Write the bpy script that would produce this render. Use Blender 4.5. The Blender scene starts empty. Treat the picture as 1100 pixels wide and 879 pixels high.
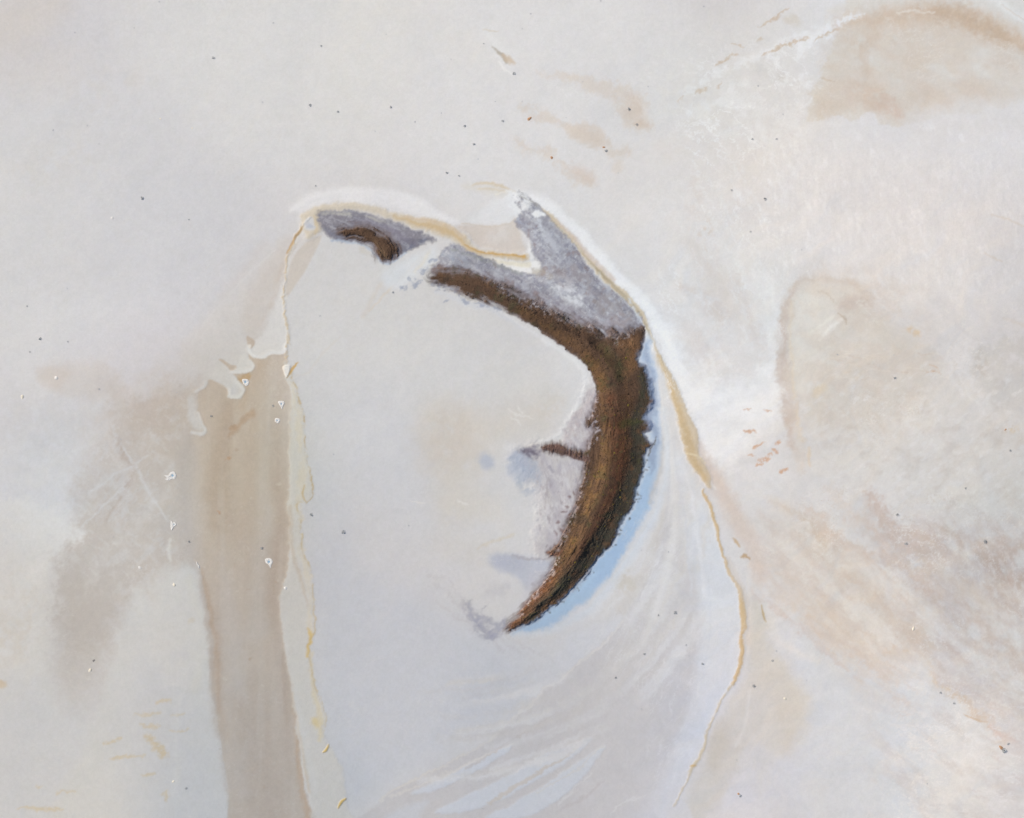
import bpy, bmesh, math, random
import numpy as np
from mathutils import Vector

R = math.radians
sc = bpy.context.scene
random.seed(5)

# ------------------------------------------------------------------ camera
# Image coordinates: (e, s) counts pixels east / south from the top left corner of
# the image, half a metre each; world metres are X = (e-550)/2, Y = (439.5-s)/2.
G = 0.5
def W(e, s): return ((e - 550.0) * G, (439.5 - s) * G)

cd = bpy.data.cameras.new('camera'); cam = bpy.data.objects.new('camera', cd)
sc.collection.objects.link(cam); sc.camera = cam
ALT = 620.0
cam.location = (0, 0, ALT); cam.rotation_euler = (0, 0, 0)
cd.sensor_width = 36.0; cd.lens = 36.0 * ALT / 550.0
cd.clip_start = 1.0; cd.clip_end = 60000.0

# ------------------------------------------------------------------ light
SUN_EL, SUN_AZ = 31.0, 297.0            # azimuth clockwise from north (+Y)
w = bpy.data.worlds.new('World'); sc.world = w; w.use_nodes = True
wn = w.node_tree; bg = wn.nodes['Background']
sky = wn.nodes.new('ShaderNodeTexSky'); sky.sky_type = 'NISHITA'
sky.sun_disc = False
sky.sun_elevation = R(SUN_EL); sky.sun_rotation = R(SUN_AZ)
sky.altitude = 300; sky.dust_density = 2.5; sky.air_density = 1.0; sky.ozone_density = 1.0
wn.links.new(sky.outputs[0], bg.inputs[0]); bg.inputs[1].default_value = 0.10
ld = bpy.data.lights.new('sun', 'SUN'); ld.energy = 3.6; ld.angle = R(0.6)
ld.color = (1.0, 0.925, 0.79)
sun = bpy.data.objects.new('sun', ld); sc.collection.objects.link(sun)
sd_ = Vector((math.sin(R(SUN_AZ)) * math.cos(R(SUN_EL)), math.cos(R(SUN_AZ)) * math.cos(R(SUN_EL)), math.sin(R(SUN_EL))))
sun.rotation_euler = sd_.to_track_quat('Z', 'Y').to_euler()
sun.location = sd_ * 900
sc.view_settings.view_transform = 'Standard'; sc.view_settings.look = 'None'
sc.view_settings.exposure = 0.19; sc.view_settings.gamma = 1.0
try: sc.view_settings.use_curve_mapping = False
except Exception: pass

# ------------------------------------------------------------------ noise
_L = {}
def lattice(seed):
    if seed not in _L:
        _L[seed] = np.random.RandomState(seed).rand(256, 256).astype(np.float32)
    return _L[seed]
def vnoise(x, y, seed):
    L = lattice(seed)
    xi = np.floor(x); yi = np.floor(y)
    fx = (x - xi).astype(np.float32); fy = (y - yi).astype(np.float32)
    xi = xi.astype(np.int64) & 255; yi = yi.astype(np.int64) & 255
    x1 = (xi + 1) & 255; y1 = (yi + 1) & 255
    fx = fx * fx * (3 - 2 * fx); fy = fy * fy * (3 - 2 * fy)
    a = L[yi, xi]; b = L[yi, x1]; c = L[y1, xi]; d = L[y1, x1]
    return (a + (b - a) * fx) * (1 - fy) + (c + (d - c) * fx) * fy
def fbm(x, y, seed, octv=4, gain=0.5):
    """about -1..1"""
    s = 0; a = 1.0; t = 0
    for k in range(octv):
        ca, sa = math.cos(0.9 * k), math.sin(0.9 * k)
        s = s + a * vnoise((x * ca - y * sa) * 2 ** k + 17.3 * k, (x * sa + y * ca) * 2 ** k + 9.1 * k, seed + k)
        t += a; a *= gain
    return (s / t - 0.5) * 3.2
def rot(u, v, ang):
    a = R(ang); return u * math.cos(a) + v * math.sin(a), -u * math.sin(a) + v * math.cos(a)
def sstep(a, b, x):
    t = np.clip((x - a) / (b - a), 0, 1); return t * t * (3 - 2 * t)

# ------------------------------------------------------------------ grid
def axis(lo, hi, step):
    core = np.arange(lo, hi + step / 2, step)
    out = []; d = step; x = 0
    while x < 80000:
        d *= 1.09 if d > 6 else 1.3
        x += d; out.append(x)
    out = np.array(out)
    return np.concatenate([(lo - out)[::-1], core, hi + out])
au = axis(-16, 1116, 1.0); av = axis(-16, 895, 1.0)
U, V = np.meshgrid(au, av)
U = U.astype(np.float32); V = V.astype(np.float32)
NV, NU = U.shape

def lin(c):
    c = np.asarray(c, dtype=np.float32) / 255.0
    return np.where(c <= 0.04045, c / 12.92, ((c + 0.055) / 1.055) ** 2.4).astype(np.float32)

n_big = fbm(U / 210, V / 210, 11, 4)
n_mid = fbm(U / 60, V / 60, 23, 5)
n_fine = fbm(U / 9, V / 9, 37, 4, 0.6)
n_grit = fbm(U / 2.3, V / 2.3, 51, 2, 0.7)
wx1 = fbm(U / 14, V / 14, 61, 4, 0.55); wy1 = fbm(U / 14, V / 14, 71, 4, 0.55)
wx3 = fbm(U / 3.6, V / 3.6, 65, 2, .7); wy3 = fbm(U / 3.6, V / 3.6, 75, 2, .7)
wx2 = fbm(U / 70, V / 70, 81, 4, 0.5);  wy2 = fbm(U / 70, V / 70, 91, 4, 0.5)

COL = np.empty((NV, NU, 3), np.float32); COL[:] = lin((211, 209, 210))
H = np.zeros((NV, NU), np.float32)
REG = np.zeros((NV, NU), np.int8)        # which piece of the setting a cell is

def smooth(pts, closed=True, n=5):
    P = [np.array(p, float) for p in pts]; out = []
    m = len(P)
    rng = range(m) if closed else range(m - 1)
    for i in rng:
        if closed: p0, p1, p2, p3 = P[i - 1], P[i], P[(i + 1) % m], P[(i + 2) % m]
        else: p0, p1, p2, p3 = P[max(i - 1, 0)], P[i], P[i + 1], P[min(i + 2, m - 1)]
        for k in range(n):
            t = k / n
            out.append(0.5 * ((2 * p1) + (p2 - p0) * t + (2 * p0 - 5 * p1 + 4 * p2 - p3) * t * t + (3 * p1 - p0 - 3 * p2 + p3) * t ** 3))
    if not closed: out.append(P[-1])
    return np.array(out)

def window(pts, pad):
    lo = pts[:, :2].min(0) - pad; hi = pts[:, :2].max(0) + pad
    i0, i1 = np.searchsorted(au, lo[0]), np.searchsorted(au, hi[0])
    j0, j1 = np.searchsorted(av, lo[1]), np.searchsorted(av, hi[1])
    return slice(j0, max(j1, j0 + 1)), slice(i0, max(i1, i0 + 1))

def sd_poly(pts, u, v):
    d2 = np.full(u.shape, 1e12, np.float32); inside = np.zeros(u.shape, bool)
    n = len(pts)
    for i in range(n):
        x1, y1 = pts[i]; x2, y2 = pts[(i + 1) % n]
        ex, ey = x2 - x1, y2 - y1; L = ex * ex + ey * ey + 1e-9
        t = np.clip(((u - x1) * ex + (v - y1) * ey) / L, 0, 1)
        dx = u - x1 - ex * t; dy = v - y1 - ey * t
        np.minimum(d2, dx * dx + dy * dy, out=d2)
        if y1 != y2:
            c = (y1 > v) != (y2 > v)
            inside ^= c & (u < x1 + (v - y1) * ex / ey)
    d = np.sqrt(d2)
    return np.where(inside, -d, d)

def sd_line(pts, u, v, full=False):
    """pts (u, v, halfwidth); returns distance minus local halfwidth (and arc length, side)"""
    best = np.full(u.shape, 1e9, np.float32); arc = np.zeros(u.shape, np.float32); side = np.zeros(u.shape, np.float32)
    s0 = 0
    for i in range(len(pts) - 1):
        x1, y1, w1 = pts[i]; x2, y2, w2 = pts[i + 1]
        ex, ey = x2 - x1, y2 - y1; L = ex * ex + ey * ey + 1e-9; l = math.sqrt(L)
        t = np.clip(((u - x1) * ex + (v - y1) * ey) / L, 0, 1)
        dx = u - x1 - ex * t; dy = v - y1 - ey * t
        d = np.sqrt(dx * dx + dy * dy)
        if full:
            m = d < best; best = np.where(m, d, best)
            arc = np.where(m, s0 + t * l, arc); side = np.where(m, np.sign(ex * dy - ey * dx), side)
        else:
            np.minimum(best, d - (w1 + (w2 - w1) * t), out=best)
        s0 += l
    return (best, arc, side) if full else best

def coords(sl, warp):
    a, b = warp
    return (U[sl] + a * (1.35 * wx1[sl] + .75 * wx3[sl]) + b * wx2[sl], V[sl] + a * (1.35 * wy1[sl] + .75 * wy3[sl]) + b * wy2[sl])

def blend(sl, m, col):
    c = lin(col); COL[sl] += (c - COL[sl]) * m[..., None]

def area(pts, col=None, a=1.0, f=2.0, warp=(1, 0), tex=None, reg=None, h=None, hf=None, sm=True):
    """lay one traced patch: colour, relief and which piece of ground it belongs to"""
    P = smooth(pts) if sm else np.array(pts, float)
    sl = window(P, f + 6 + 3.5 * (abs(warp[0]) + abs(warp[1])) + (hf or 0))
    u, v = coords(sl, warp); s = sd_poly(P, u, v)
    m = sstep(f, -f, s) * a
    if tex is not None: m = m * np.clip(tex(U[sl], V[sl], sl), 0, 1)
    if col is not None: blend(sl, m, col)
    if h is not None: H[sl] += h * sstep(hf or f, -(hf or f), s)
    if reg is not None: REG[sl][s < 0] = reg
    return sl, s

def line(pts, col=None, a=1.0, f=1.5, warp=(1, 0), tex=None, reg=None, h=None, hf=None):
    P = smooth(pts, closed=False, n=4)
    sl = window(P, f + P[:, 2].max() + 6 + 3.5 * (abs(warp[0]) + abs(warp[1])) + (hf or 0))
    u, v = coords(sl, warp); s = sd_line(P, u, v)
    m = sstep(f, -f, s) * a
    if tex is not None: m = m * np.clip(tex(U[sl], V[sl], sl), 0, 1)
    if col is not None: blend(sl, m, col)
    if h is not None: H[sl] += h * sstep(hf or f, -(hf or f), s)
    if reg is not None: REG[sl][s < 0] = reg
    return sl, s

def spot(u, v, r, col, a=1.0, f=None, warp=(1.5, 0), **k):
    rr = r if isinstance(r, tuple) else (r, r, 0)
    ca, sa = math.cos(R(rr[2])), math.sin(R(rr[2]))
    pts = [(u + rr[0] * math.cos(t) * ca - rr[1] * math.sin(t) * sa, v + rr[0] * math.cos(t) * sa + rr[1] * math.sin(t) * ca) for t in np.linspace(0, 2 * math.pi, 9)[:-1]]
    return area(pts, col, a, f if f is not None else min(rr[:2]) * 0.9, warp, **k)

def mott(scale, seed, lo=-0.2, hi=0.5, ang=0, st=1.0):
    def g(u, v, sl):
        p, q = rot(u, v, ang)
        return sstep(lo, hi, fbm(p / (scale * st), q / scale, seed, 4, 0.6))
    return g

# =================================================================== GROUND COLOUR
# broad tints of the salt
def tint(m, col): blend(np.s_[:, :], np.clip(m, 0, 1), col)
tint(sstep(0.0, 1.2, n_big) * 0.45, (206, 206, 210))
tint(sstep(0.1, 1.1, fbm(U / 120, V / 90, 131, 4)) * 0.4, (214, 209, 205))
far = sstep(600, 1500, np.hypot(U - 550, V - 440))
tint(far * sstep(-0.2, 0.8, fbm(U / 500, V / 380, 141, 5)) * 0.6, (198, 190, 182))
area([(-20,-20),(330,-20),(360,80),(330,190),(240,330),(100,380),(-20,330)], (207,206,209), .7, 60, (0,12))
area([(380,-20),(700,-20),(680,60),(560,60),(440,180),(360,190)], (213,211,211), .6, 40, (0,12))
area([(620,170),(800,140),(820,300),(800,440),(740,400),(690,320)], (215,210,209), .7, 30, (0,10))
spot(20, 20, (60,25,-20), (212,205,196), .55, 22)
spot(35, 70, (50,30,0), (210,204,200), .4, 26)
spot(120, 90, (45,18,-15), (208,203,199), .35, 16, tex=mott(18, 201))
spot(60, 175, (55,25,-20), (207,203,199), .35, 20, tex=mott(14, 205))
spot(110, 330, (70,22,-12), (214,213,214), .5, 20)
area([(880,140),(1110,130),(1110,320),(1000,300),(890,290),(840,220)], (212,212,215), .6, 30, (0,8))
area([(950,150),(1110,170),(1110,230),(960,230)], (211,212,215), .4, 30, (0,8))
area([(800,700),(920,690),(990,760),(1000,895),(830,895),(790,830)], (204,208,217), .9, 40, (0,6))
area([(860,480),(1000,400),(1110,430),(1110,560),(980,540),(900,520)], (210,207,203), .7, 30, (0,8))

# ---- top right tan sheet
tanp = [(902,28),(888,62),(878,84),(869,112),(866,129),(880,129),(893,124),(905,125),(913,131),(922,128),(930,121),(938,125),(944,134),(960,135),(990,131),(1010,125),(1050,121),(1116,104),(1180,92),(1260,60),(1200,0),(1120,-60),(960,-50),(915,-5)]
area(tanp, (205,199,192), .8, 2.0, (2.0,0))
area([(985,120),(1120,95),(1200,120),(1000,150)], (208,206,206), .7, 10, (2,2))
area([(905,30),(960,10),(1050,30),(1110,60),(1120,100),(1060,112),(960,120),(900,110),(885,80)], (203,193,184), .5, 18, (0,5), tex=mott(26, 211))
line([(900,24,5),(950,22,11),(1000,18,13),(1050,28,12),(1090,44,9),(1140,70,10)], (196,174,154), .8, 14, (3,4))
line([(985,14,3),(1030,15,6),(1075,40,6),(1110,58,4)], (189,166,144), .55, 8, (3,3))
spot(1038, 68, (38,20,15), (210,205,199), .7, 16)
spot(935, 46, (30,10,0), (196,180,166), .5, 9, tex=mott(9,214))
spot(935, 104, (30,13,22), (199,179,166), .8, 9, (3,3), tex=mott(7, 215, -.5, .5, 25, 1.6))
spot(955, 118, (16,7,25), (199,180,168), .7, 6, (2,2), tex=mott(4, 216, -.8, .2))
area([(900,34),(980,26),(1060,40),(1100,70),(1100,100),(1040,112),(960,118),(900,122),(870,126),(880,84)], (200,186,173), .7, 12, (3,4), tex=mott(20, 217, -1.2, .6, 15, 2))
line([(940,40,4),(925,60,6),(930,80,4)], (196,180,166), .6, 6, (3,3)); line([(1000,14,3),(1045,28,5),(1085,48,4)], (184,160,136), .5, 7, (3,3), tex=mott(9,218,-1,.2,25,3))
spot(905, 100, (18,14,10), (204,193,184), .5, 8)
spot(1085, 95, (28,14,0), (203,198,192), .5, 10)
line([(1060,-4,3),(1085,12,4),(1116,30,5)], (216,212,209), .8, 4, (1,2))
line([(1075,6,.6),(1095,18,.8),(1112,29,.8)], (196,180,166), .6, 1.5, (1,2))
line([(962,15,.6),(985,13,.8),(1005,14,.5)], (222,216,209), .6, 1.5, (1.5,0))
# white crust drawn out south-west of it
for k, p in enumerate([
    [(735,100,3),(765,84,4),(800,68,5),(840,48,5),(880,32,4),(925,15,2)],
    [(740,120,4),(770,110,6),(800,112,5)], [(832,60,3),(842,80,4),(838,92,2)], [(828,76,1.5),(836,90,1.5),(840,96,1)],
    [(905,20,1),(922,17,1.2),(928,14,1)], [(858,60,5),(866,44,6),(890,36,4)], [(862,84,5),(868,100,4),(860,120,5)],
    [(780,100,2),(800,90,3)]]):
    line(p, (220,220,223), .85, 3, (2.5,0), tex=mott(7, 220 + k, -.6, .2))
area([(795,95),(830,110),(870,130),(850,160),(800,150),(760,140),(740,115)], (217,217,220), .7, 12, (4,0), tex=mott(12, 229, -.5, .4))
for p in [[(768,72,.3),(778,66,1.3),(794,58,.6)], [(818,59,.5),(835,52,2.2),(848,48,1.8),(868,40,.8)], [(874,42,.4),(886,36,1.4),(900,30,1)],
          [(814,27,.3),(826,24,1),(838,18,1.2),(846,10,.7)], [(748,100,.8),(756,98,1.8),(759,96,.5)], [(730,108,.6),(735,104,.8)],
          [(784,49,.4),(792,48,.9),(800,49,.3)], [(769,95,.6),(775,92,.5)], [(812,45,.5),(820,42,.5)]]:
    line(p, (196,180,164), .9, 1.3, (1.8,0), tex=mott(3, 233, -1.2, -.2))
spot(852, 23, (10,5,10), (205,199,192), .8, 3); spot(900, 10, (12,5,-10), (206,200,195), .7, 4)
spot(838, 82, (7,4,80), (203,200,199), .8, 3); spot(815, 75, (10,6,30), (205,203,203), .5, 5)
line([(880,83,.3),(890,86,.8),(897,88,.3)], (192,176,156), .7, 1, (1,0))
# streaks in the smooth salt, upper right
area([(800,150),(1110,140),(1110,300),(820,300)], (219,219,222), .7, 25, (0,0), tex=mott(5, 241, .0, 1.0, 70, 2.6))
area([(860,150),(1110,160),(1110,300),(880,300)], (205,205,208), .4, 25, (0,0), tex=mott(4, 247, .1, 1.1, 66, 2.4))
line([(1066,230,.8),(1085,236,1),(1110,246,1)], (206,199,190), .7, 1.6, (1,0)); line([(1058,272,.4),(1072,279,.8),(1078,282,.4)], (205,196,186), .7, 1.2, (1,0))

# ---- top middle stains
for p in [[(574,76),(600,80),(640,86),(660,88),(662,100),(640,100),(600,86)],
          [(655,96),(676,92),(692,104),(690,120),(702,138),(690,143),(672,128),(660,112)],
          [(560,120),(580,116),(612,128),(636,134),(650,150),(656,162),(640,160),(612,150),(600,136),(575,130)],
          [(552,150),(568,154),(590,160),(594,168),(580,168),(560,160)],
          [(596,172),(615,178),(640,196),(622,200),(605,190)], [(650,160),(670,158),(680,164),(662,170)]]:
    area(p, (205,194,184), .62, 5, (4,2), tex=mott(12, 251, -1.1, .0))
spot(630, 146, (22,9,20), (205,192,181), .6, 7); spot(682, 116, (12,16,-30), (205,191,180), .6, 7); spot(690, 135, (8,4,20), (200,182,168), .6, 4)
spot(628, 188, (16,7,35), (205,190,180), .6, 6); spot(664, 180, (5,8,10), (209,199,190), .6, 4)
line([(520,30,3),(530,45,5),(545,66,5)], (218,217,217), .7, 6, (1.5,0))
line([(529,50,.5),(537,56,1.6),(543,64,1.8),(544,68,.8)], (170,162,150), .85, 1.5, (1,0))
line([(541,60,1.5),(547,65,3),(552,68,1.2)], (197,178,158), .8, 2.2, (1,0))
line([(536,66,1),(541,74,1.5),(550,80,1)], (225,223,222), .8, 1.5, (.8,0))
line([(520,32,.3),(528,33,.8),(535,35,.4)], (203,193,180), .8, 1.2); spot(495, 50, (30,20,20), (213,209,205), .4, 15)
area([(690,80),(760,70),(770,140),(700,150)], (216,213,211), .5, 18, (0,4), tex=mott(9, 257, -.3, .6))
spot(722, 165, (22,12,30), (214,207,203), .4, 12); spot(745, 210, (10,22,0), (208,198,193), .45, 12, tex=mott(8,259))
spot(755, 245, (14,10,40), (207,194,185), .65, 7, tex=mott(6, 261)); spot(762, 280, (13,18,-30), (207,194,186), .6, 8, tex=mott(6, 262, ang=60, st=3))

# ---- salt apron right of the rim, and the pale ridge there
line([(744,260,6),(770,300,14),(795,340,13)], (209,201,197), .8, 14, (3,5))
line([(735,310,5),(762,325,9),(778,345,6)], (204,192,186), .6, 9, (3,4), tex=mott(10, 263, -.7, .3))
spot(752, 365, (22,16,40), (212,203,200), .5, 14)
for k_, dx in enumerate((0, 7, 15, 24)): line([(742+dx,392-dx,1),(770+dx,420-dx*.6,2),(800+dx*.6,430,2.4),(818+dx*.3,452,1.5)], (228,228,231) if k_ % 2 else (207,203,202), .45, 4, (3,4), tex=mott(14, 560 + k_, -1, .3))
line([(795,285,1.5),(808,330,2),(815,380,2.5),(818,430,3)], (220,219,220), .7, 5, (2,3))
line([(808,290,1),(822,330,1.2),(826,370,1)], (219,217,217), .6, 3, (1,2))
area([(700,330),(740,385),(790,405),(830,400),(840,520),(790,540),(760,480),(730,420)], (216,216,219), .85, 16, (2,6))
line([(694,318,2),(705,350,3),(722,385,5),(748,440,6),(772,500,4)], (225,225,228), .75, 5, (1.5,3), tex=mott(12, 571, -1.4, .1, 60, 3))
line([(690,350,.4),(715,375,.6),(752,415,.6),(775,450,.4)], (223,223,225), .8, 1, (.4,1))

# ---- round rise with brown western bank (right of centre)
area([(850,320),(880,303),(925,308),(940,340),(990,370),(1010,400),(960,450),(880,460),(852,430),(842,370)], (206,201,195), .85, 12, (2,5))
area([(852,320),(880,312),(900,330),(890,370),(875,410),(860,440),(852,400)], (214,210,206), .8, 9, (3,3), tex=mott(9, 273, -1.6, -.1, -45, 3))
line([(856,306,1.5),(847,325,4),(841,350,6),(838,385,7.5),(840,415,7),(845,440,6),(850,462,3),(852,480,2)], (193,178,169), .85, 6, (2.5,2), tex=mott(6, 271, -1.8, -.4, 85, 2.5))
line([(846,400,3),(850,440,4),(856,480,5),(862,505,4)], (206,194,184), .5, 6, (2.5,2))
line([(850,325,.8),(849,360,1.2),(851,400,1.2),(854,440,1.5),(861,475,2)], (216,202,182), .6, 3, (1.6,1))
line([(848,312,1.5),(862,304,2),(884,301,1.5),(912,303,3),(930,315,5),(933,330,4)], (199,190,183), .7, 4, (2,1))
spot(917, 326, (17,8,-15), (195,183,176), .75, 6, tex=mott(6, 273, -1, 0)); spot(936, 350, (14,8,30), (203,197,190), .6, 7)
line([(905,342,2),(893,352,2.5),(880,366,1)], (226,224,221), .85, 2, (.8,0)); line([(895,340,1.5),(880,350,1.5),(868,360,1)], (222,219,214), .7, 2, (1,0))
line([(878,312,.5),(888,315,1.2),(896,324,.5)], (190,180,168), .6, 1.2, (2,0)); line([(899,337,.5),(908,343,1.3),(910,348,.4)], (172,158,140), .8, 1.2, (1,0))
for k in range(26):
    u0, v0 = random.uniform(885, 1010), random.uniform(376, 405)
    line([(u0,v0,.2),(u0+random.uniform(4,12),v0+random.uniform(-1,3),.6),(u0+random.uniform(12,22),v0+random.uniform(0,4),.2)], random.choice([(200,186,172),(222,219,214)]), .6, 1.0, (1,0))
spot(982, 357, (9,3,20), (210,192,166), .8, 2.5, tex=mott(4,275,-.8,.2)); spot(880, 420, (8,5,-40), (214,200,176), .6, 4)
line([(994,400,.3),(1003,399,1),(1011,401,.4)], (196,168,142), .9, 1, (.8,0)); line([(998,391,.3),(1005,394,.7),(1008,398,.3)], (199,174,150), .8, 1, (.8,0))
# grey round stain at the east edge, pale swirls west of it
area([(1048,375),(1070,366),(1110,364),(1116,430),(1080,440),(1056,420),(1044,400)], (200,198,196), .85, 6, (4,2), tex=mott(12, 277, -1.1, -.1))
spot(1054, 392, (6,16,0), (194,187,180), .6, 5, tex=mott(5,278,-.5,.3))
for du in (0, 9, 17): line([(1024+du,362,.8),(1020+du,385,2),(1026+du,410,2),(1034+du,425,1)], (217,216,217), .6, 3, (2.5,1))
line([(1030,420,.6),(1050,432,1),(1058,445,1.2),(1048,456,.6)], (219,217,216), .6, 2, (1.5,1))
line([(1078,342,.5),(1090,346,1.5),(1108,354,1.5)], (204,196,188), .6, 2.5, (1,0))

# ---- fine veined crust over the lower right
area([(860,400),(1116,400),(1116,600),(900,520)], (217,216,216), .55, 30, (0,4), tex=mott(5, 281, .1, .7, -38, 2))
area([(880,420),(1116,420),(1116,620),(930,560)], (194,187,181), .45, 30, (0,4), tex=mott(11, 285, .0, 1., -30, 1.5))
area([(840,600),(900,580),(1116,640),(1116,895),(960,895),(930,720)], (200,192,190), .55, 40, (0,6), tex=mott(16, 289, -.3, .8, 38, 2.5))
area([(1000,560),(1116,590),(1116,800),(1060,760),(980,680),(930,600)], (196,187,186), .75, 26, (0,6), tex=mott(11, 293, -.8, .4, 50, 2))
area([(925,528),(950,540),(975,570),(1010,580),(1020,592),(980,592),(950,572),(930,545)], (194,179,172), .8, 5, (4,2), tex=mott(6, 297, -.9, .2))
area([(930,540),(980,560),(1050,560),(1116,570),(1116,780),(1070,760),(1000,690),(950,620)], (192,175,165), .6, 24, (0,5), tex=mott(8, 298, -.6, .9, 50, 1.8))
line([(1010,560,4),(1040,585,8),(1075,600,14),(1116,640,18)], (190,174,164), .75, 14, (4,4), tex=mott(8, 299, -.5, .4, 60, 2.4))
spot(1080, 620, (22,20,40), (187,168,158), .7, 14, (4,0), tex=mott(7, 303, -.6, .3, 70, 2.5))
area([(1020,600),(1116,560),(1116,760),(1040,700)], (216,210,209), .45, 18, (0,3), tex=mott(5, 307, .0, .9, 62, 2.0))
area([(950,680),(1116,760),(1116,895),(990,895)], (216,214,216), .6, 25, (0,2), tex=mott(6, 311, .0, .7, 25, 3))
area([(820,560),(880,560),(960,640),(1000,700),(940,700),(860,640)], (211,203,196), .75, 22, (2,5))
line([(826,536,1.5),(840,545,3),(858,556,5),(876,570,7),(890,590,9)], (200,184,169), .7, 7, (2,3), tex=mott(9, 313, -1, .0))
line([(870,556,5),(905,600,9),(945,640,9),(980,670,7),(1000,700,6)], (205,190,178), .6, 12, (3,4), tex=mott(12, 317, -1, .4))
line([(950,695,3),(985,700,4),(1010,732,4),(1035,752,4),(1060,775,4),(1080,795,3)], (211,190,166), .8, 5, (3,3), tex=mott(8, 319, -.9, .2))
line([(1036,768,.4),(1048,773,1.4),(1060,776,.6)], (196,166,134), .8, 1.2, (1.5,0)); line([(1064,780,2),(1080,792,4),(1092,796,2)], (208,176,160), .8, 3, (1.5,0))
area([(1000,700),(1040,715),(1116,790),(1116,830),(1080,800),(1040,750)], (206,200,202), .7, 10, (2,4))
for k in range(40):
    u0, v0 = random.uniform(860, 1000), random.uniform(600, 690)
    line([(u0,v0,.3),(u0+random.uniform(5,9),v0+random.uniform(-1,3),random.uniform(.5,1.4)),(u0+random.uniform(12,20),v0+random.uniform(2,7),.3)], random.choice([(208,192,176),(219,214,211),(205,193,184)]), .45, 1.5, (2,2))
for k in range(60):
    u0, v0 = random.uniform(955, 1095), random.uniform(735, 875)
    line([(u0,v0,.3),(u0+random.uniform(4,9),v0+random.uniform(-1,2),random.uniform(.5,1.3)),(u0+random.uniform(10,18),v0+random.uniform(1,5),.3)], random.choice([(222,220,222),(222,220,222),(200,191,190)]), .5, 1.3, (2,1))
line([(838,570,2),(850,600,3),(870,615,3)], (215,212,211), .6, 4, (3,2)); line([(800,560,2),(830,585,4),(860,590,2)], (217,214,213), .7, 4, (3,2))
for q in [(812,587,20),(822,598,18),(842,588,16),(838,612,15),(856,560,14)]:
    line([(q[0],q[1],.6),(q[0]+q[2]*.5,q[1]+2,2),(q[0]+q[2],q[1]+7,.6)], (219,215,213), .7, 2, (2,0))
line([(822,640,2),(828,670,3),(842,695,4),(880,712,3)], (217,215,215), .7, 5, (1,3))
area([(800,640),(820,650),(832,700),(850,720),(870,760),(850,810),(810,800),(785,840),(765,879),(742,895),(735,860),(760,800),(785,750),(800,720)], (203,199,192), .85, 12, (2,4))
area([(800,740),(830,760),(840,800),(815,850),(795,800)], (207,206,205), .6, 14, (2,2)); area([(755,800),(775,770),(780,800),(765,830)], (197,190,178), .6, 8, (1,2))
line([(805,742,1),(800,780,1.5),(790,800,1)], (218,217,216), .6, 3, (1,0)); line([(818,650,.4),(820,660,1.2),(823,668,.4)], (186,166,130), .9, .9, (.5,0))
line([(874,700,2),(920,735,3),(960,760,3)], (213,208,205), .4, 10, (2,4))
for k in range(70):
    u0 = random.uniform(800, 1010); v0 = 540 + (u0 - 800) * .15 + random.uniform(-30, 120); L_ = random.uniform(60, 170)
    if v0 > 700: continue
    line([(u0,v0,random.uniform(1,3)),(u0+L_*.45,v0+L_*.42,random.uniform(3,8)),(u0+L_,v0+L_*.85,random.uniform(1,3))], random.choice([(203,184,170),(198,180,171),(206,192,181),(220,216,214),(216,209,203)]), random.uniform(.3,.6), random.uniform(5,10), (4,5), tex=mott(9, 711 + k % 7, -.9, .6, 42, 3))
for k in range(16):
    u0 = random.uniform(740, 830); v0 = random.uniform(290, 430); L_ = random.uniform(40, 90)
    line([(u0,v0,1),(u0+L_*.25,v0+L_*.5,random.uniform(2,5)),(u0+L_*.3,v0+L_,1)], random.choice([(224,223,224),(206,197,192),(224,223,224)]), .4, 5, (4,5), tex=mott(8, 721 + k % 5, -.8, .5, 65, 3))
area([(860,300),(960,300),(1000,360),(1000,420),(960,470),(880,480),(856,420)], (204,193,183), .4, 22, (5,6), tex=mott(12, 731, -.5, .7, 30, 1.5))
area([(698,345),(712,350),(745,395),(790,410),(822,395),(836,410),(838,450),(812,478),(786,500),(766,486),(742,436),(715,385)], (231,231,233), .85, 12, (4,6), tex=mott(26, 761, -1.5, .1, 50, 2))
line([(822,300,2),(830,340,4),(826,385,6),(812,425,8)], (223,222,223), .6, 7, (3,4)); line([(792,300,5),(806,340,5),(812,370,4)], (205,196,192), .5, 6, (3,4))
# orange scraps
for u_, v_, a_, b_, r_ in [(805,464,6,2,10),(803,441,5,.8,5),(825,441,4,.8,0),(812,480,4,1.8,-30),(818,477,4,1,-30),(836,476,3.5,1.6,-35),(832,484,3,1.3,0),(821,495,7,3,-28),(816,501,4,1.2,-5),(841,505,5,2,-15),(808,490,3.5,1,0),(828,489,3,1,0)]:
    spot(u_, v_, (a_,b_,r_), (202,164,136), .85, 1.3, (1.8,0), tex=mott(3, 323, -1.2, -.2))
line([(869,482,1),(868,492,1.4),(871,500,1)], (212,192,164), .6, 2.2, (1,0)); spot(1085, 461, (8,4,-10), (207,190,166), .6, 3, tex=mott(3,325,-.5,.2))

# ---- pink-tan apron between the rim and the salt on the right
line([(752,478,3),(765,505,7),(778,530,9),(795,560,10),(810,590,9),(818,620,6)], (208,195,187), .8, 8, (1.5,3))
line([(745,480,.8),(757,505,1),(768,525,1.2)], (221,218,216), .8, 1.5, (.8,1))
line([(788,578,.5),(792,584,1.6),(794,588,.7)], (190,166,134), .9, 1.2); line([(795,599,.5),(800,597,2),(805,600,1)], (186,160,128), .9, 1.2)

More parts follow.
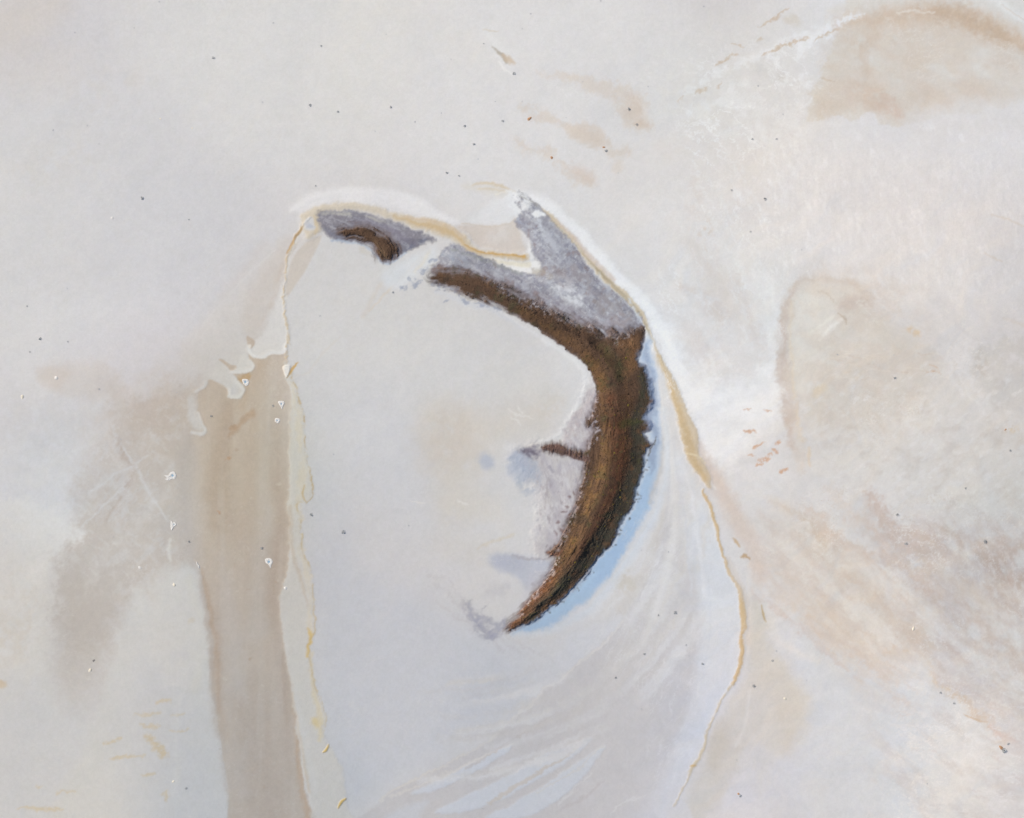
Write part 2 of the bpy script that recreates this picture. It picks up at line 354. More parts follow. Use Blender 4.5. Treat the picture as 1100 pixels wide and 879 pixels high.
# =================================================================== LEFT SIDE
# diffuse brown flats west of the mud channel
dif = [(120,420),(150,432),(175,420),(205,430),(215,468),(230,560),(225,610),(205,640),(180,640),(150,630),(128,662),(112,690),(92,702),(76,690),(68,665),(66,640),(64,600),(78,560),(80,530),(110,500),(128,472)]
area(dif, (190,183,178), .85, 17, (6,8), tex=mott(26, 331, -1.5, -.3))
area([(140,438),(170,428),(182,450),(176,468),(150,474),(138,462)], (192,184,178), .7, 3, (2.5,0))
area([(50,395),(110,390),(130,420),(100,430),(60,420)], (204,198,193), .7, 10, (3,3)); area([(0,430),(60,430),(110,470),(60,520),(0,500)], (204,201,200), .7, 18, (4,4), tex=mott(9, 333, -.9, .3))
area([(40,395),(75,400),(60,420),(45,412)], (206,196,188), .5, 6)
area([(88,530),(120,505),(150,500),(150,540),(110,575),(88,560)], (191,184,180), .7, 7, (4,2), tex=mott(14, 335, -1.2, -.2))
area([(60,588),(95,575),(130,600),(132,640),(114,690),(100,725),(84,728),(70,695),(64,640)], (192,186,181), .6, 34, (6,8))
area([(-20,560),(30,540),(70,545),(80,580),(64,596),(60,640),(55,700),(60,760),(-20,760)], (216,214,212), .85, 10, (5,3))
area([(-20,610),(20,600),(45,620),(45,680),(20,710),(-20,700)], (210,202,192), .5, 16, (3,3), tex=mott(10, 337, -.6, .6))
area([(-20,750),(60,740),(110,780),(110,895),(-20,895)], (205,205,208), .8, 30, (2,5))
spot(2, 735, (6,4,20), (208,188,160), .7, 2.5)
for q in [(64,590,9),(58,618,7),(80,600,6),(48,590,7)]: spot(q[0], q[1], (q[2],q[2]*.6,20), (212,211,210), .7, 3)
area([(100,440),(140,415),(185,405),(222,415),(225,480),(215,560),(212,600),(180,640),(150,640),(120,600),(70,600),(60,560),(85,520)], (200,189,179), .6, 26, (6,10), tex=mott(22, 701, -1.4, .2, -60, 1.8))
area([(62,600),(120,590),(136,640),(116,700),(100,750),(74,750),(60,700)], (194,186,180), .5, 30, (4,6))
for p_, w0 in [([(40,520),(90,470),(140,420)],8), ([(60,570),(110,520),(165,470)],5), ([(90,640),(130,580),(175,530)],5), ([(10,480),(60,450),(110,430)],7)]: line([(a, b, w0) for a, b in p_], (213,209,206), .4, 8, (4,6), tex=mott(12, 705, -.9, .4))
# pale streaky scratches
for p in [[(130,474,.8),(150,510,1.4),(172,548,1.2),(180,560,.6)], [(96,530,.8),(120,512,1),(160,490,1)], [(30,500,.8),(60,522,1),(85,545,.8)], [(70,580,.6),(110,545,1),(135,520,.6)], [(120,455,1),(132,478,1.2),(140,490,.6)]]:
    line(p, (209,206,205), .7, 1.6, (1.2,1))
for p in [[(146,505,1),(132,530,1.5),(112,560,1.2)], [(128,470,2),(132,490,3),(142,500,1.5)]]: line(p, (182,168,158), .6, 2.5, (1.5,0))
area([(60,430),(240,430),(240,600),(100,640),(20,560)], (210,206,203), .4, 30, (0,0), tex=mott(3.5, 341, .1, .9, 40, 2))
area([(100,440),(240,430),(240,600),(120,640)], (208,206,206), .35, 30, (0,0), tex=mott(8, 345, .1, .7, -50, 2))

# pale wedge between the flats and the channel
area([(147,630),(165,650),(178,628),(196,606),(212,608),(219,650),(226,692),(229,740),(234,790),(243,850),(248,895),(60,895),(95,800),(118,720),(132,668)], (209,208,207), .9, 7, (1.5,1))
area([(140,720),(200,720),(235,850),(240,895),(150,895),(120,820)], (205,205,208), .6, 24, (1,4)); line([(203,622,3),(212,660,4),(216,700,4),(208,740,5)], (213,210,203), .6, 6, (1,1))
spot(199, 704, (5,4,0), (196,196,203), .6, 3)
for p in [[(145,767,.6),(158,768,1.2),(172,767,.6)], [(150,778,.5),(163,780,2),(172,779,.6)], [(183,786,.6),(195,786,1.4),(200,783,.6)], [(113,797,1),(125,796,2),(131,793,.8)], [(118,816,.6),(130,813,2),(145,812,1),(155,811,.6)],
          [(153,832,.5),(161,832,1.6),(168,832,.6)], [(183,768,.4),(192,768,.8),(198,766,.4)], [(168,755,1.4),(176,754,1.6),(184,753,.8)], [(37,844,.5),(41,845,1.2),(44,845,.5)], [(202,670,1),(205,668,2.4),(208,669,1)], [(20,868,1),(45,870,2),(66,869,1)], [(175,854,1),(180,852,2),(180,860,1)], [(60,852,.6),(70,850,1),(80,852,.6)]]:
    line(p, (207,194,170), .8, 1.8, (1.6,0), tex=mott(5, 347, -1.4, -.2))
line([(158,790,2),(166,798,4.5),(172,808,5),(180,810,2)], (206,190,160), .75, 3, (2.5,0), tex=mott(5, 349, -1.2, -.1))
line([(196,740,1),(190,790,1.5),(186,850,1.5)], (215,214,213), .6, 4, (2,2)); spot(180, 625, (12,18,0), (205,202,199), .5, 8)
line([(183,580,1),(181,592,2),(182,604,1)], (217,213,207), .8, 1.6, (1,0))

# fan of pale salt from the island's west tip down to the tongues
area([(326,240),(345,250),(310,330),(308,378),(260,398),(215,400),(190,380),(235,330),(280,280)], (209,205,203), .8, 10, (1,2))
area([(300,262),(315,258),(300,300),(286,335),(276,368),(262,360),(262,330),(280,295)], (204,197,192), .7, 8, (1,2)); line([(318,262,2),(302,290,3),(292,325,3),(280,350,2)], (200,187,176), .55, 4, (1,1), tex=mott(9,350,-1,.2,115,3))
line([(296,268,.4),(262,300,.8),(230,335,.8),(205,368,.4)], (217,215,215), .6, 1.6, (.6,1)); line([(285,262,3),(262,290,3),(240,318,3)], (203,195,190), .45, 7, (1,1))
for p in [[(250,300,4),(235,330,7),(215,365,8)]]: line(p, (211,208,207), .6, 8, (1,2))
area([(322,262),(308,296),(294,330),(284,356),(270,372),(270,382),(290,386),(309,380),(307,340),(306,305),(314,275)], (216,214,213), .9, 3, (.8,0))

# mud channel
mud = [(310,376),(304,381),(292,381),(284,384.5),(274,384.5),(268,380),(267.5,385),(271,389),(274,394),(270,399),(258,402),(250,401.5),(255,407),(262.5,415),(264,421),(258.5,428),(250.5,428.5),(245,426),(245,418),(239,413),(230,408.5),(225,408.5),(222,416),(213,423),(214,435),(212,443),(217,454),(222,460),(221,466),(214,469),(206,468),(196,500),(200,560),(208,600),(214.5,608),(219,632),(223,655),(229,692),(230,732),(235,784),(246,852),(252,895),(345,895),(334,870),(328,852),(322,801),(314,750),(310,715),(303,678),(301,645),(308,618),(312,580),(312,529),(314,470),(314,430),(306,400),(309,388)]
sl_m, s_m = area(mud, (191,181,172), .92, 1.4, (.6,0), tex=lambda u, v, sl: np.maximum(np.maximum(sstep(192, 224, u + 3 * wx1[sl]), sstep(600, 616, v)), sstep(474, 462, v)), reg=3, h=-.03, hf=4)
area([(196,470),(214,470),(218,560),(214,606),(200,600),(190,540)], (192,184,179), .8, 9, (2,0))
for p, c, a_ in [([(246,440,8),(238,480,11),(234,520,13),(236,560,12)], (181,167,154), .8), ([(275,440,6),(268,480,9),(262,540,10),(256,580,8)], (188,175,165), .6), ([(280,392,6),(270,410,6),(262,440,5)], (186,170,154), .7),
               ([(296,400,5),(292,450,6),(288,520,8),(284,600,10),(276,680,12)], (194,189,186), .8), ([(305,450,3),(301,520,5),(297,600,6),(293,650,7),(300,700,6),(306,760,7),(314,830,6)], (176,163,153), .75),
               ([(222,640,3),(229,690,4),(231,740,4),(238,790,3)], (176,158,142), .7), ([(270,740,20),(275,790,22),(290,860,24)], (182,172,164), .7), ([(244,620,6),(250,700,9),(254,740,8)], (192,187,184), .7),
               ([(315,760,1),(320,800,2),(328,850,2.5),(334,880,2.5)], (186,165,146), .7), ([(310,700,1),(314,740,1.5),(316,770,1.5)], (184,166,150), .6), ([(246,850,1.5),(251,885,2)], (196,184,170), .6)]:
    line(p, c, a_ * .9, 9 if p[0][2] > 2.9 else 2.8, (1.5,3))
area([(200,400),(320,400),(320,895),(200,895)], (198,191,186), .35, 6, (0,0), tex=lambda u, v, sl: sstep(-.1, .8, fbm(u / 7, v / 90, 353, 4)) * (REG[sl] == 3) * np.maximum(sstep(200, 222, u), sstep(590, 610, v)))
area([(200,400),(320,400),(320,895),(200,895)], (180,168,159), .3, 6, (0,0), tex=lambda u, v, sl: sstep(.0, .9, fbm(u / 9, v / 120, 357, 4)) * (REG[sl] == 3) * np.maximum(sstep(200, 222, u), sstep(590, 610, v)))
area([(245,468),(258,452),(272,440),(275,446),(262,456),(250,468)], (178,156,134), .7, 2.5, (1,0)); spot(250, 459, (5,3,-30), (174,150,126), .7, 1.6)
spot(245, 492, (2.4,2,0), (178,152,128), .8, 1); spot(236, 550, (3,1.5,20), (180,150,126), .8, 1); spot(262, 405, (8,4,-25), (184,158,122), .8, 2.2)
for q_, c_, a_ in [([(222,420,6),(214,470,6),(212,520,6),(214,570,5)], (200,191,184), .6), ([(240,600,6),(246,680,8),(254,760,8),(262,850,9)], (196,189,185), .6), ([(286,700,5),(292,760,7),(300,820,7),(306,880,7)], (190,180,172), .5)]:
    line(q_, c_, a_, 10, (2,4), tex=mott(14, 771, -1.1, .3, 88, 4))
line([(216,612,1.5),(221,640,3),(226,675,4),(230,705,4.5),(231,735,4),(234,765,2)], (176,156,138), .7, 3.5, (1,0), tex=mott(8, 773, -1.5, -.2, 88, 3))
for k in range(14): spot(232 + random.uniform(0, 70), 420 + random.uniform(0, 430), (random.uniform(1,2.6),random.uniform(.6,1.4),random.uniform(0,180)), random.choice([(172,152,134),(208,202,196),(180,164,150)]), .6, 1.2, (1.5,0))
# brown notches between the tongues
for p in [[(265,361),(273,366),(273,371),(268,374.5)], [(234.5,386),(239,386),(246,391),(254,393),(253,397),(247,398),(242,392)]]:
    area(p, (190,180,172), 1, .8, (.4,0), reg=3)
line([(214,612,1.5),(219,640,2),(225,680,2),(229,720,2),(233,765,2),(240,810,2),(248,870,2)], (196,189,183), .75, 5, (1.5,2))
area([(-20,545),(20,540),(60,550),(84,572),(70,592),(50,600),(40,640),(-20,650)], (219,216,213), .8, 8, (6,5), tex=mott(16, 901, -1.3, .0))
area([(-20,470),(30,480),(60,510),(30,530),(-20,520)], (214,211,209), .5, 12, (5,5), tex=mott(14, 903, -1, .3))
area([(150,640),(190,612),(210,640),(216,700),(190,740),(160,700)], (216,213,209), .6, 14, (3,5), tex=mott(20, 905, -1.2, .3, 85, 3))
# bright lips of the tongues
def lip(p, w_=1.3, c=(221,219,218), hh=.05):
    line([(a, b, w_) for a, b in p], c, .95, 1.3, (.4,0)); line([(a, b, w_ + 1) for a, b in p], None, 1, 1.2, (.4,0), h=hh)
lip([(268,372),(268,377),(274,382.5),(284,382.5),(292,379),(304,379),(307,372)], 1.8, (223,222,222))
lip([(249,399.5),(258,399.5),(269,397),(271.5,393),(269,389)], 1.8); lip([(252,408),(260,416),(261,421),(257,425.5),(250,426.5),(247,424),(247,418)], 1.8)
lip([(213,444),(217,456),(220,461),(218,465.5),(212,466),(206,465)], 1.6, (214,212,212)); lip([(222,411),(219,416),(210,421)], 1.2, (212,210,209))
line([(206,430,4),(207,445,5),(212,458,5)], (208,206,206), .8, 3, (1,0))
area([(218,404),(232,408),(246,417),(252,408),(246,399),(236,392)], (211,208,206), .8, 3, (.6,0)); area([(255,392),(262,380),(268,386),(271,392),(262,397),(252,398)], (214,212,210), .8, 2.5, (.6,0))

# =================================================================== INNER PAN
pan = [(346,256),(366,261),(388,262),(402,272),(412,284),(430,280),(452,268),(468,262),(472,280),(460,298),(470,306),(490,312),(505,322),(534,328),(558,343),(586,361),(611,376),(627,390),(633,405),(630,424),(614,452),(602,473),(580,476),(560,478),(556,490),(575,540),(580,600),(545,676),(620,660),(650,625),(690,565),(712,500),(712,430),(706,390),(714,400),(724,432),(732,480),(754,527),(766,553),(775,585),(781,610),(794,634),(796,678),(792,722),(785,738),(768,767),(757,797),(745,825),(730,850),(715,895),(365,895),(370,850),(366,825),(349,788),(350,770),(340,740),(332,692),(340,675),(336,623),(324,590),(320,545),(330,541),(336,522),(330,485),(326,447),(318,420),(311,395),(309,380),(307,340),(308,320),(325,298)]
area(pan, (208,207,208), .9, 2.2, (.8,0), reg=1)
area([(320,420),(420,400),(500,560),(480,640),(360,640),(330,540)], (205,205,209), .7, 34, (0,4))
area([(335,600),(450,640),(560,700),(600,730),(500,800),(420,850),(370,860),(345,760)], (198,201,209), .85, 30, (0,4))
area([(340,500),(380,560),(350,640),(330,560)], (203,205,212), .6, 16)
area([(600,690),(660,660),(700,640),(680,700),(620,740)], (205,208,216), .6, 16, (0,3)); area([(330,330),(600,380),(560,430),(360,400)], (210,209,210), .6, 30, (0,3))
area([(460,430),(520,440),(560,430),(600,420),(590,460),(550,470),(520,500),(500,560),(470,560),(455,480)], (207,201,193), .75, 22, (2,5), tex=mott(22, 361, -1.5, -.2))
spot(484, 474, (28,34,20), (203,193,183), .6, 22, (3,4), tex=mott(16, 362, -1.2, .4)); spot(588, 438, (20,8,-25), (207,200,192), .7, 8, tex=mott(8, 363, -.9, .2)); spot(500, 590, (40,14,10), (207,203,198), .5, 14); spot(560, 410, (40,20,10), (210,208,205), .5, 18)
spot(515, 545, (26,14,0), (208,203,196), .6, 12); spot(540, 560, (20,10,40), (212,209,206), .5, 8)
for p in [[(545,440,.6),(555,446,1),(566,448,.8),(574,452,.5)], [(556,438,.5),(562,444,.7)], [(548,450,.4),(556,452,.6),(560,458,.4)], [(492,538,.5),(500,541,1),(504,541,.3)], [(440,538,.5),(450,540,1),(456,541,.4)]]:
    line(p, (222,219,216), .8, 1.2, (1.2,0))
line([(425,288,1),(405,312,1.5),(390,340,2)], (203,193,182), .4, 3, (1,1)); line([(462,268,1.5),(440,290,1.2),(420,310,.8),(396,334,.6)], (212,196,176), .55, 2, (1,0))
area([(430,282),(450,272),(468,264),(466,280),(450,296),(425,310),(412,300)], (215,218,223), .8, 5, (1,0)); area([(415,286),(430,284),(436,296),(420,306),(408,296)], (208,212,219), .6, 6)
line([(394,262,1),(388,268,3),(396,272,1)], (196,188,178), .45, 3, (1,0)); line([(460,272,1.2),(452,285,1.5),(446,292,1.2)], (220,214,203), .7, 2.5, (1,0))
line([(310,406,.4),(330,400,.6),(352,375,.6),(366,362,.4)], (207,199,191), .4, 2, (1,1))
# bright rim that follows the hook of the island
line([(584,366,1.2),(605,378,1.6),(622,391,2),(629,404,2),(627,420,2),(617,440,1.8),(606,458,1.8),(596,470,1.5),(580,473,1.2)], (220,220,221), .75, 3.2, (1.0,0), h=.05, hf=3)
line([(630,424,.3),(618,446,.6),(608,462,.6)], (193,190,192), .6, 1.2, (.3,0)); line([(470,312,1.5),(500,326,2),(530,334,1.5),(560,352,1.5)], (203,206,214), .7, 3.5, (1.5,0))
spot(530, 328, (10,4,20), (192,197,208), .55, 4); line([(536,333,1),(570,356,1.4),(600,375,1)], (218,218,221), .7, 2, (.8,0))

# ---- fan of strandlines in the south-east of the pan
area([(690,600),(720,560),(745,580),(760,640),(755,720),(730,790),(700,860),(690,895),(400,895),(413,856),(478,821),(526,794),(571,752),(618,715),(656,680),(686,647)], (198,196,198), .9, 2.5, (1.5,0))
area([(712,480),(732,490),(752,528),(765,556),(778,600),(792,640),(794,700),(788,730),(764,768),(742,820),(715,850),(725,790),(742,740),(750,680),(745,620),(728,560)], (211,214,220), .85, 7, (1,3))
area([(690,860),(715,820),(735,830),(720,870),(705,895),(660,895)], (205,206,212), .7, 14, (1,3)); area([(640,740),(720,700),(740,760),(700,850),(640,879),(620,830)], (202,201,204), .7, 22, (2,4)); area([(660,690),(720,640),(735,700),(700,740),(650,740)], (204,202,202), .6, 14, (2,3))
for p in [[(546,801),(515,815),(484,831.5),(443,852),(452,853),(478,845),(505,832),(530,818),(548,806)],
          [(635,793),(612,801),(583,811),(555,828),(529,842),(500,856),(467,873),(490,874),(512,869),(545,856),(570,842),(596,827),(618,811),(630,802)],
          [(650,802),(632,812),(611,825),(590,840),(570,852),(550,864),(520,879),(545,880),(570,876),(596,862),(618,845),(634,826)]]:
    area(p, (204,208,216), .95, 1.8, (1,0), h=.05)
area([(400,895),(430,868),(460,862),(450,880),(470,895)], (203,207,215), .6, 4, (1,0))
for p, c in [([(686,647,.6),(656,682,1),(618,717,1),(571,754,1.2),(526,796,1)], (214,212,211)), ([(555,798,.4),(530,808,1.4),(500,822,1.6),(465,838,1.2),(420,858,1.4)], (211,208,206)), ([(526,795,.6),(480,822,1.2),(440,840,1.4),(408,860,1.2)], (210,207,204)),
          ([(648,803,.4),(640,808,.6),(618,828,.8),(575,852,.8)], (208,206,204)), ([(695,855,.4),(672,862,1),(655,876,.6)], (213,213,215)), ([(625,800,.6),(590,824,2),(545,850,2.4),(526,862,2.5)], (200,193,187)), ([(600,765,1),(560,790,1.2),(500,826,1)], (194,190,190)),
          ([(571,757,1.5),(565,762,1.8),(560,764,1)], (213,212,212)), ([(636,832,.5),(615,850,1),(600,866,.6)], (212,212,214)), ([(648,840,1),(625,858,2),(600,872,1)], (194,191,193))]:
    line(p, c, .8, 1.3, (1.6,0))
for k in range(60):                                   # fine strand lines swept round the island
    t = random.random(); off = random.uniform(0, 1)
    a0, a1 = random.uniform(-10, 40), random.uniform(50, 95)
    cx, cy, rx, ry = 470, 520, 225 + 95 * off, 190 + 130 * off
    pts = []
    for q in np.linspace(a0, a1, 5):
        pts.append((cx + rx * math.cos(R(q)) + random.uniform(-1.5, 1.5), cy + ry * math.sin(R(q)), random.uniform(.8, 3.2)))
    line(pts, random.choice([(213,213,216), (196,194,196), (208,204,199), (216,217,220)]), random.uniform(.3, .6), random.uniform(2, 6), (2,2), tex=lambda u, v, sl: (REG[sl] == 1) * sstep(-.6, .3, wx2[sl]) * sstep(560, 610, v + .5 * (u - 600)))
# strands between the pool and the eastern rim
for p, c, a_ in [([(706,400,1.5),(716,450,2.5),(722,500,3),(724,560,4),(716,620,5),(702,660,3)], (215,214,214), .8), ([(712,420,.4),(718,470,.7),(719,520,.8),(714,560,.6)], (199,199,203), .6), ([(714,530,2),(708,570,4),(692,620,6),(668,655,6)], (203,199,195), .7),
               ([(724,470,.6),(730,520,1.2),(738,570,1.4),(742,640,1.4)], (204,205,210), .6), ([(735,500,1),(748,560,2),(756,640,2)], (217,218,222), .7), ([(690,540,3),(678,580,4),(655,620,4)], (209,205,202), .5), ([(712,590,.5),(700,620,1),(688,645,1)], (216,215,216), .7),
               ([(724,540,1),(716,575,1.6),(704,600,1)], (198,197,200), .4), ([(760,620,.6),(762,680,1),(752,740,1)], (203,206,213), .5)]:
    line(p, c, a_, 3.5 if p[1][2] > 2 else 1.4, (.8,1))
spot(672, 626, (12,13,0), (197,190,178), .65, 9, (2,0), tex=mott(7, 371, -1, .2)); spot(664, 608, (6,3,0), (206,204,203), .4, 2); spot(700, 600, (12,10,0), (208,207,208), .4, 8)

# =================================================================== WEST SHORE CRUST
shore = [(305,390),(313,398),(318,420),(326,447),(328,485),(336,522),(337,532),(330,541),(326,540),(319,543),(325,575),(324,590),(334,612),(336,640),(339,675),(331,692),(334,715),(340,740),(350,770),(348,787),(354,800),(367,825),(372,855),(380,895),(345,895),(330,850),(323,801),(315,750),(310,715),(303,678),(300,645),(307,620),(311,580),(309,529),(312,470),(313,430),(308,405)]
area(shore, (209,206,201), .8, 2.6, (1.6,0), reg=4, h=.07, hf=3)
line([(313,412,2),(320,445,3),(323,485,3.5),(325,520,5),(321,545,3),(322,575,3),(326,600,3.5),(333,640,2.5),(334,680,2.5)], (214,206,192), .7, 2.5, (2.4,0), tex=mott(8, 379, -.9, .3, 90, 2))
line([(334,700,1.5),(337,740,2.2),(345,775,3),(343,795,2)], (216,204,178), .7, 2.4, (1.2,0)); spot(339, 777, (5,6,0), (218,200,156), .8, 3)
line([(311,420,.6),(312,480,.8),(311,540,.8),(313,600,.8)], (220,216,211), .5, 1.6, (1.6,0), tex=mott(8, 380, -1, .2, 90, 3))
line([(312,545,2),(314,590,2),(322,620,2),(330,650,1)], (196,180,162), .5, 2.5, (1,0)); line([(304,650,1),(308,690,1.6),(318,740,2),(328,790,2.4),(340,850,3)], (215,213,212), .5, 4, (1.5,1))
line([(314,745,.6),(323,795,1),(332,850,1.4)], (206,190,172), .6, 2, (.6,0)); line([(330,760,1),(338,800,2),(350,850,3)], (208,205,203), .6, 4, (1,0))
edge = [(313,398),(318,420),(326,447),(328,485),(336,522),(337,532),(330,541)]
def crisp(pp, c, a_, wv): line([(x_, y_, wv * (.6 + .8 * ((k * 37) % 5) / 5)) for k, (x_, y_) in enumerate(pp)], c, a_, 1.0, (1.1,0), tex=mott(6, 373, -.6, .3))
crisp(edge, (196,176,140), .9, .8); crisp([(326,540),(320,543),(325,575),(324,590),(334,612),(336,640),(339,675),(331,692),(334,715),(340,740),(350,770),(348,787)], (204,186,150), .75, .9)
line([(331,676,1),(334,684,2.2),(331,694,1.4),(330,706,1)], (216,190,132), .85, 1.4, (1,0)); line([(327,521,.5),(326,532,1),(329,539,.6)], (198,176,134), .8, 1, (.6,0))
# thin tan seam up to the western tip, knobbly
seam = [(333,234),(322,247),(316,258),(309,274),(306,294),(305.5,320),(307,345),(309,362),(309,378),(308,386)]
line([(a, b, 1.1) for a, b in seam], (204,186,156), .85, 1.0, (1.5,0), tex=mott(4, 377, -.8, .3), reg=4, h=.12, hf=2)
line([(a + 2.4, b + 1, .7) for a, b in seam[1:6]], (222,219,213), .8, 1.1, (.5,0)); line([(331,238,.8),(322,249,1.4),(313,262,1.4),(308,272,.8)], (186,158,120), .9, 1, (.5,0))
area([(345,256),(338,256),(325,264),(314,278),(308,300),(308,318),(322,300),(334,280)], (203,195,187), .85, 1.6, (.5,0))
line([(320,389,.5),(314,396,1.6),(309,405,1)], (200,166,108), .95, 1, (.5,0)); area([(304,394),(312,393),(309,405),(306,402)], (226,224,222), .95, .9, (.2,0), h=.2)
for p in [[(353,800,.6),(350,806,1.3),(347,808,.6)], [(371,858,1),(366,862,1.4),(363,868,.6)]]: line(p, (214,184,112), .95, 1, (.3,0), reg=4, h=.2)

# =================================================================== EASTERN RIM
east = [(568,218),(580,222),(595,232),(612,251),(632,274),(655,298),(680,322),(692,338),(698,356),(707,376),(716,392),(728,416),(742,448),(750,466),(751,486),(762,510),(764,524),(757,521),(748,506),(738,492),(734,476),(728,446),(720,418),(710,392),(701,368),(693,352),(688,340),(676,328),(655,308),(632,283),(610,256),(594,238),(582,228)]
area([(556,208),(575,208),(600,222),(640,262),(668,294),(692,318),(706,340),(692,336),(660,302),(620,258),(590,232)], (228,228,231), .8, 4, (1.5,1), h=.08, hf=6)
area(east, (202,187,164), .92, 1.5, (1.1,0), reg=5, h=.25, hf=4)
line([(640,288,1),(665,312,1),(688,338,1),(700,368,1)], (150,142,122), .6, 1.4, (.4,0)); line([(588,232,.8),(612,257,1),(640,288,1),(664,314,1),(686,338,1)], (166,152,128), .75, 1.6, (.6,0))
line([(706,382,2),(722,420,3),(734,455,4),(741,480,5),(748,500,4),(758,516,2)], (192,170,134), .75, 3, (1,0), tex=mott(6, 381, -1.3, -.1)); line([(598,236,1),(618,258,2.4),(640,282,2.4),(660,300,2)], (206,190,178), .7, 2, (.6,0))
line([(737,487,.5),(750,490,1),(758,498,.5)], (216,203,176), .8, .9, (.5,0)); line([(756,527,1),(757,531,1.5),(762,542,1.4),(766,555,1.8),(771,570,1.8),(773,582,1.5),(776,594,1.4),(781,608,2),(788,622,1.6),(794,634,2.4),(796,650,3),(797.5,665,3.6),(798,677,2.8),(797,682,1.2),(797,690,2.2),(796,708,2.6),(793,722,2.2),(787,734,1.8)],
     (200,176,138), .92, 1.2, (1,0), reg=5, h=.15, hf=3)
line([(787,734,1.4),(776,750,1),(768,767,1),(760,785,1),(757,797,1.4),(752,812,1.6),(745,824,2),(738,838,1),(724,866,.6)], (202,188,160), .8, 1.4, (.9,0), tex=mott(8, 383, -1.4, -.3), reg=5, h=.1, hf=2)
spot(745, 824, (3,2.2,0), (198,172,128), .9, 1.2); line([(802,620,.6),(806,650,1),(804,700,1)], (217,213,208), .6, 2, (1,0)); line([(781,600,3),(790,620,3.5),(802,650,3.5),(804,690,3.5)], (207,199,191), .6, 3, (1,0))

# =================================================================== CRESCENT ISLAND
# pale rim and sand ridge of the north arm
area([(313,229),(318,218),(336,208),(372,201),(410,203),(450,212),(470,226),(500,242),(480,238),(440,228),(400,220),(360,216),(335,222)], (225,224,226), .85, 4, (1,0), h=.15, hf=8)
north = [(322,233),(332,226),(345,221),(362,218.5),(380,218),(402,222),(428,229),(452,233),(472,237),(488,243),(500,252),(509,263),(525,269.5),(549,272),(565,272.5),(567,279),(540,278),(517,276),(501,269),(486,260),(466,252),(448,246),(424,237),(404,230),(380,226),(350,228),(343,232),(346,246),(338,254),(330,256),(326,246)]
area(north, (208,198,182), .9, 2.4, (1.2,0), reg=5, h=.35, hf=6)
line([(424,233,1.5),(450,240,3),(474,246,4.5),(490,254,3.5),(504,266,2.2),(522,272,1.6),(548,274.5,1.6),(565,276,1.6)], (200,176,138), .8, 3, (1.4,0), tex=mott(7,493,-1.6,-.3,15,4)); line([(500,263,.5),(520,271.5,.8),(548,274,.9),(563,275,1.8)], (192,154,92), .85, 1.2, (.6,0))
line([(436,233,1),(462,237,1.5),(484,244,1.5),(500,256,1.5)], (204,184,160), .7, 2, (.8,0)); spot(333, 241, (6,8,0), (207,207,209), .95, 1.6, (1.2,0), tex=mott(4,385,-1.8,-.6)); spot(333, 243, (3,3,0), (182,187,199), .8, 1.6); line([(338,232,1),(340,242,1.6),(338,252,1.6)], (208,192,164), .7, 1.4, (.8,0))
# beige pocket and white crust in the north bay
area([(492,243),(520,242),(545,240),(553,234),(556,244),(562,260),(564,270),(548,272),(525,268),(511,262),(502,252)], (205,195,187), .85, 3, (1,0)); spot(536, 253, (14,8,-20), (211,206,203), .7, 6, tex=mott(6,387,-1,.1)); line([(497,240,.6),(522,243,.8),(546,241,1),(553,236,.6)], (200,188,174), .8, 1.2, (.8,0))
area([(520,222),(545,210),(556,208),(560,222),(552,232),(546,240),(520,240),(504,238)], (217,217,219), .85, 5, (1,0)); 
for p in [[(508,198,.6),(522,196,1.8),(538,200,1.6),(552,206,1)], [(514,203,.6),(530,203,1.2),(545,207,.6)]]: line(p, (202,184,152), .7, 2, (1,0))
line([(500,200,3),(530,206,4),(550,209,2)], (208,201,190), .5, 5, (1,0)); line([(532,210,.6),(548,206,.8),(556,210,.6)], (224,220,212), .8, 1.4)
area([(566,262),(573,276),(579,288),(578,294),(565,293),(544,287),(520,279),(500,270),(517,276),(540,279),(566,280)], (230,229,229), .95, 1.8, (1.3,0), reg=5); line([(500,270,.6),(517,277,1.4),(542,282,2),(568,284,3)], (222,214,192), .7, 1.8, (.8,0))

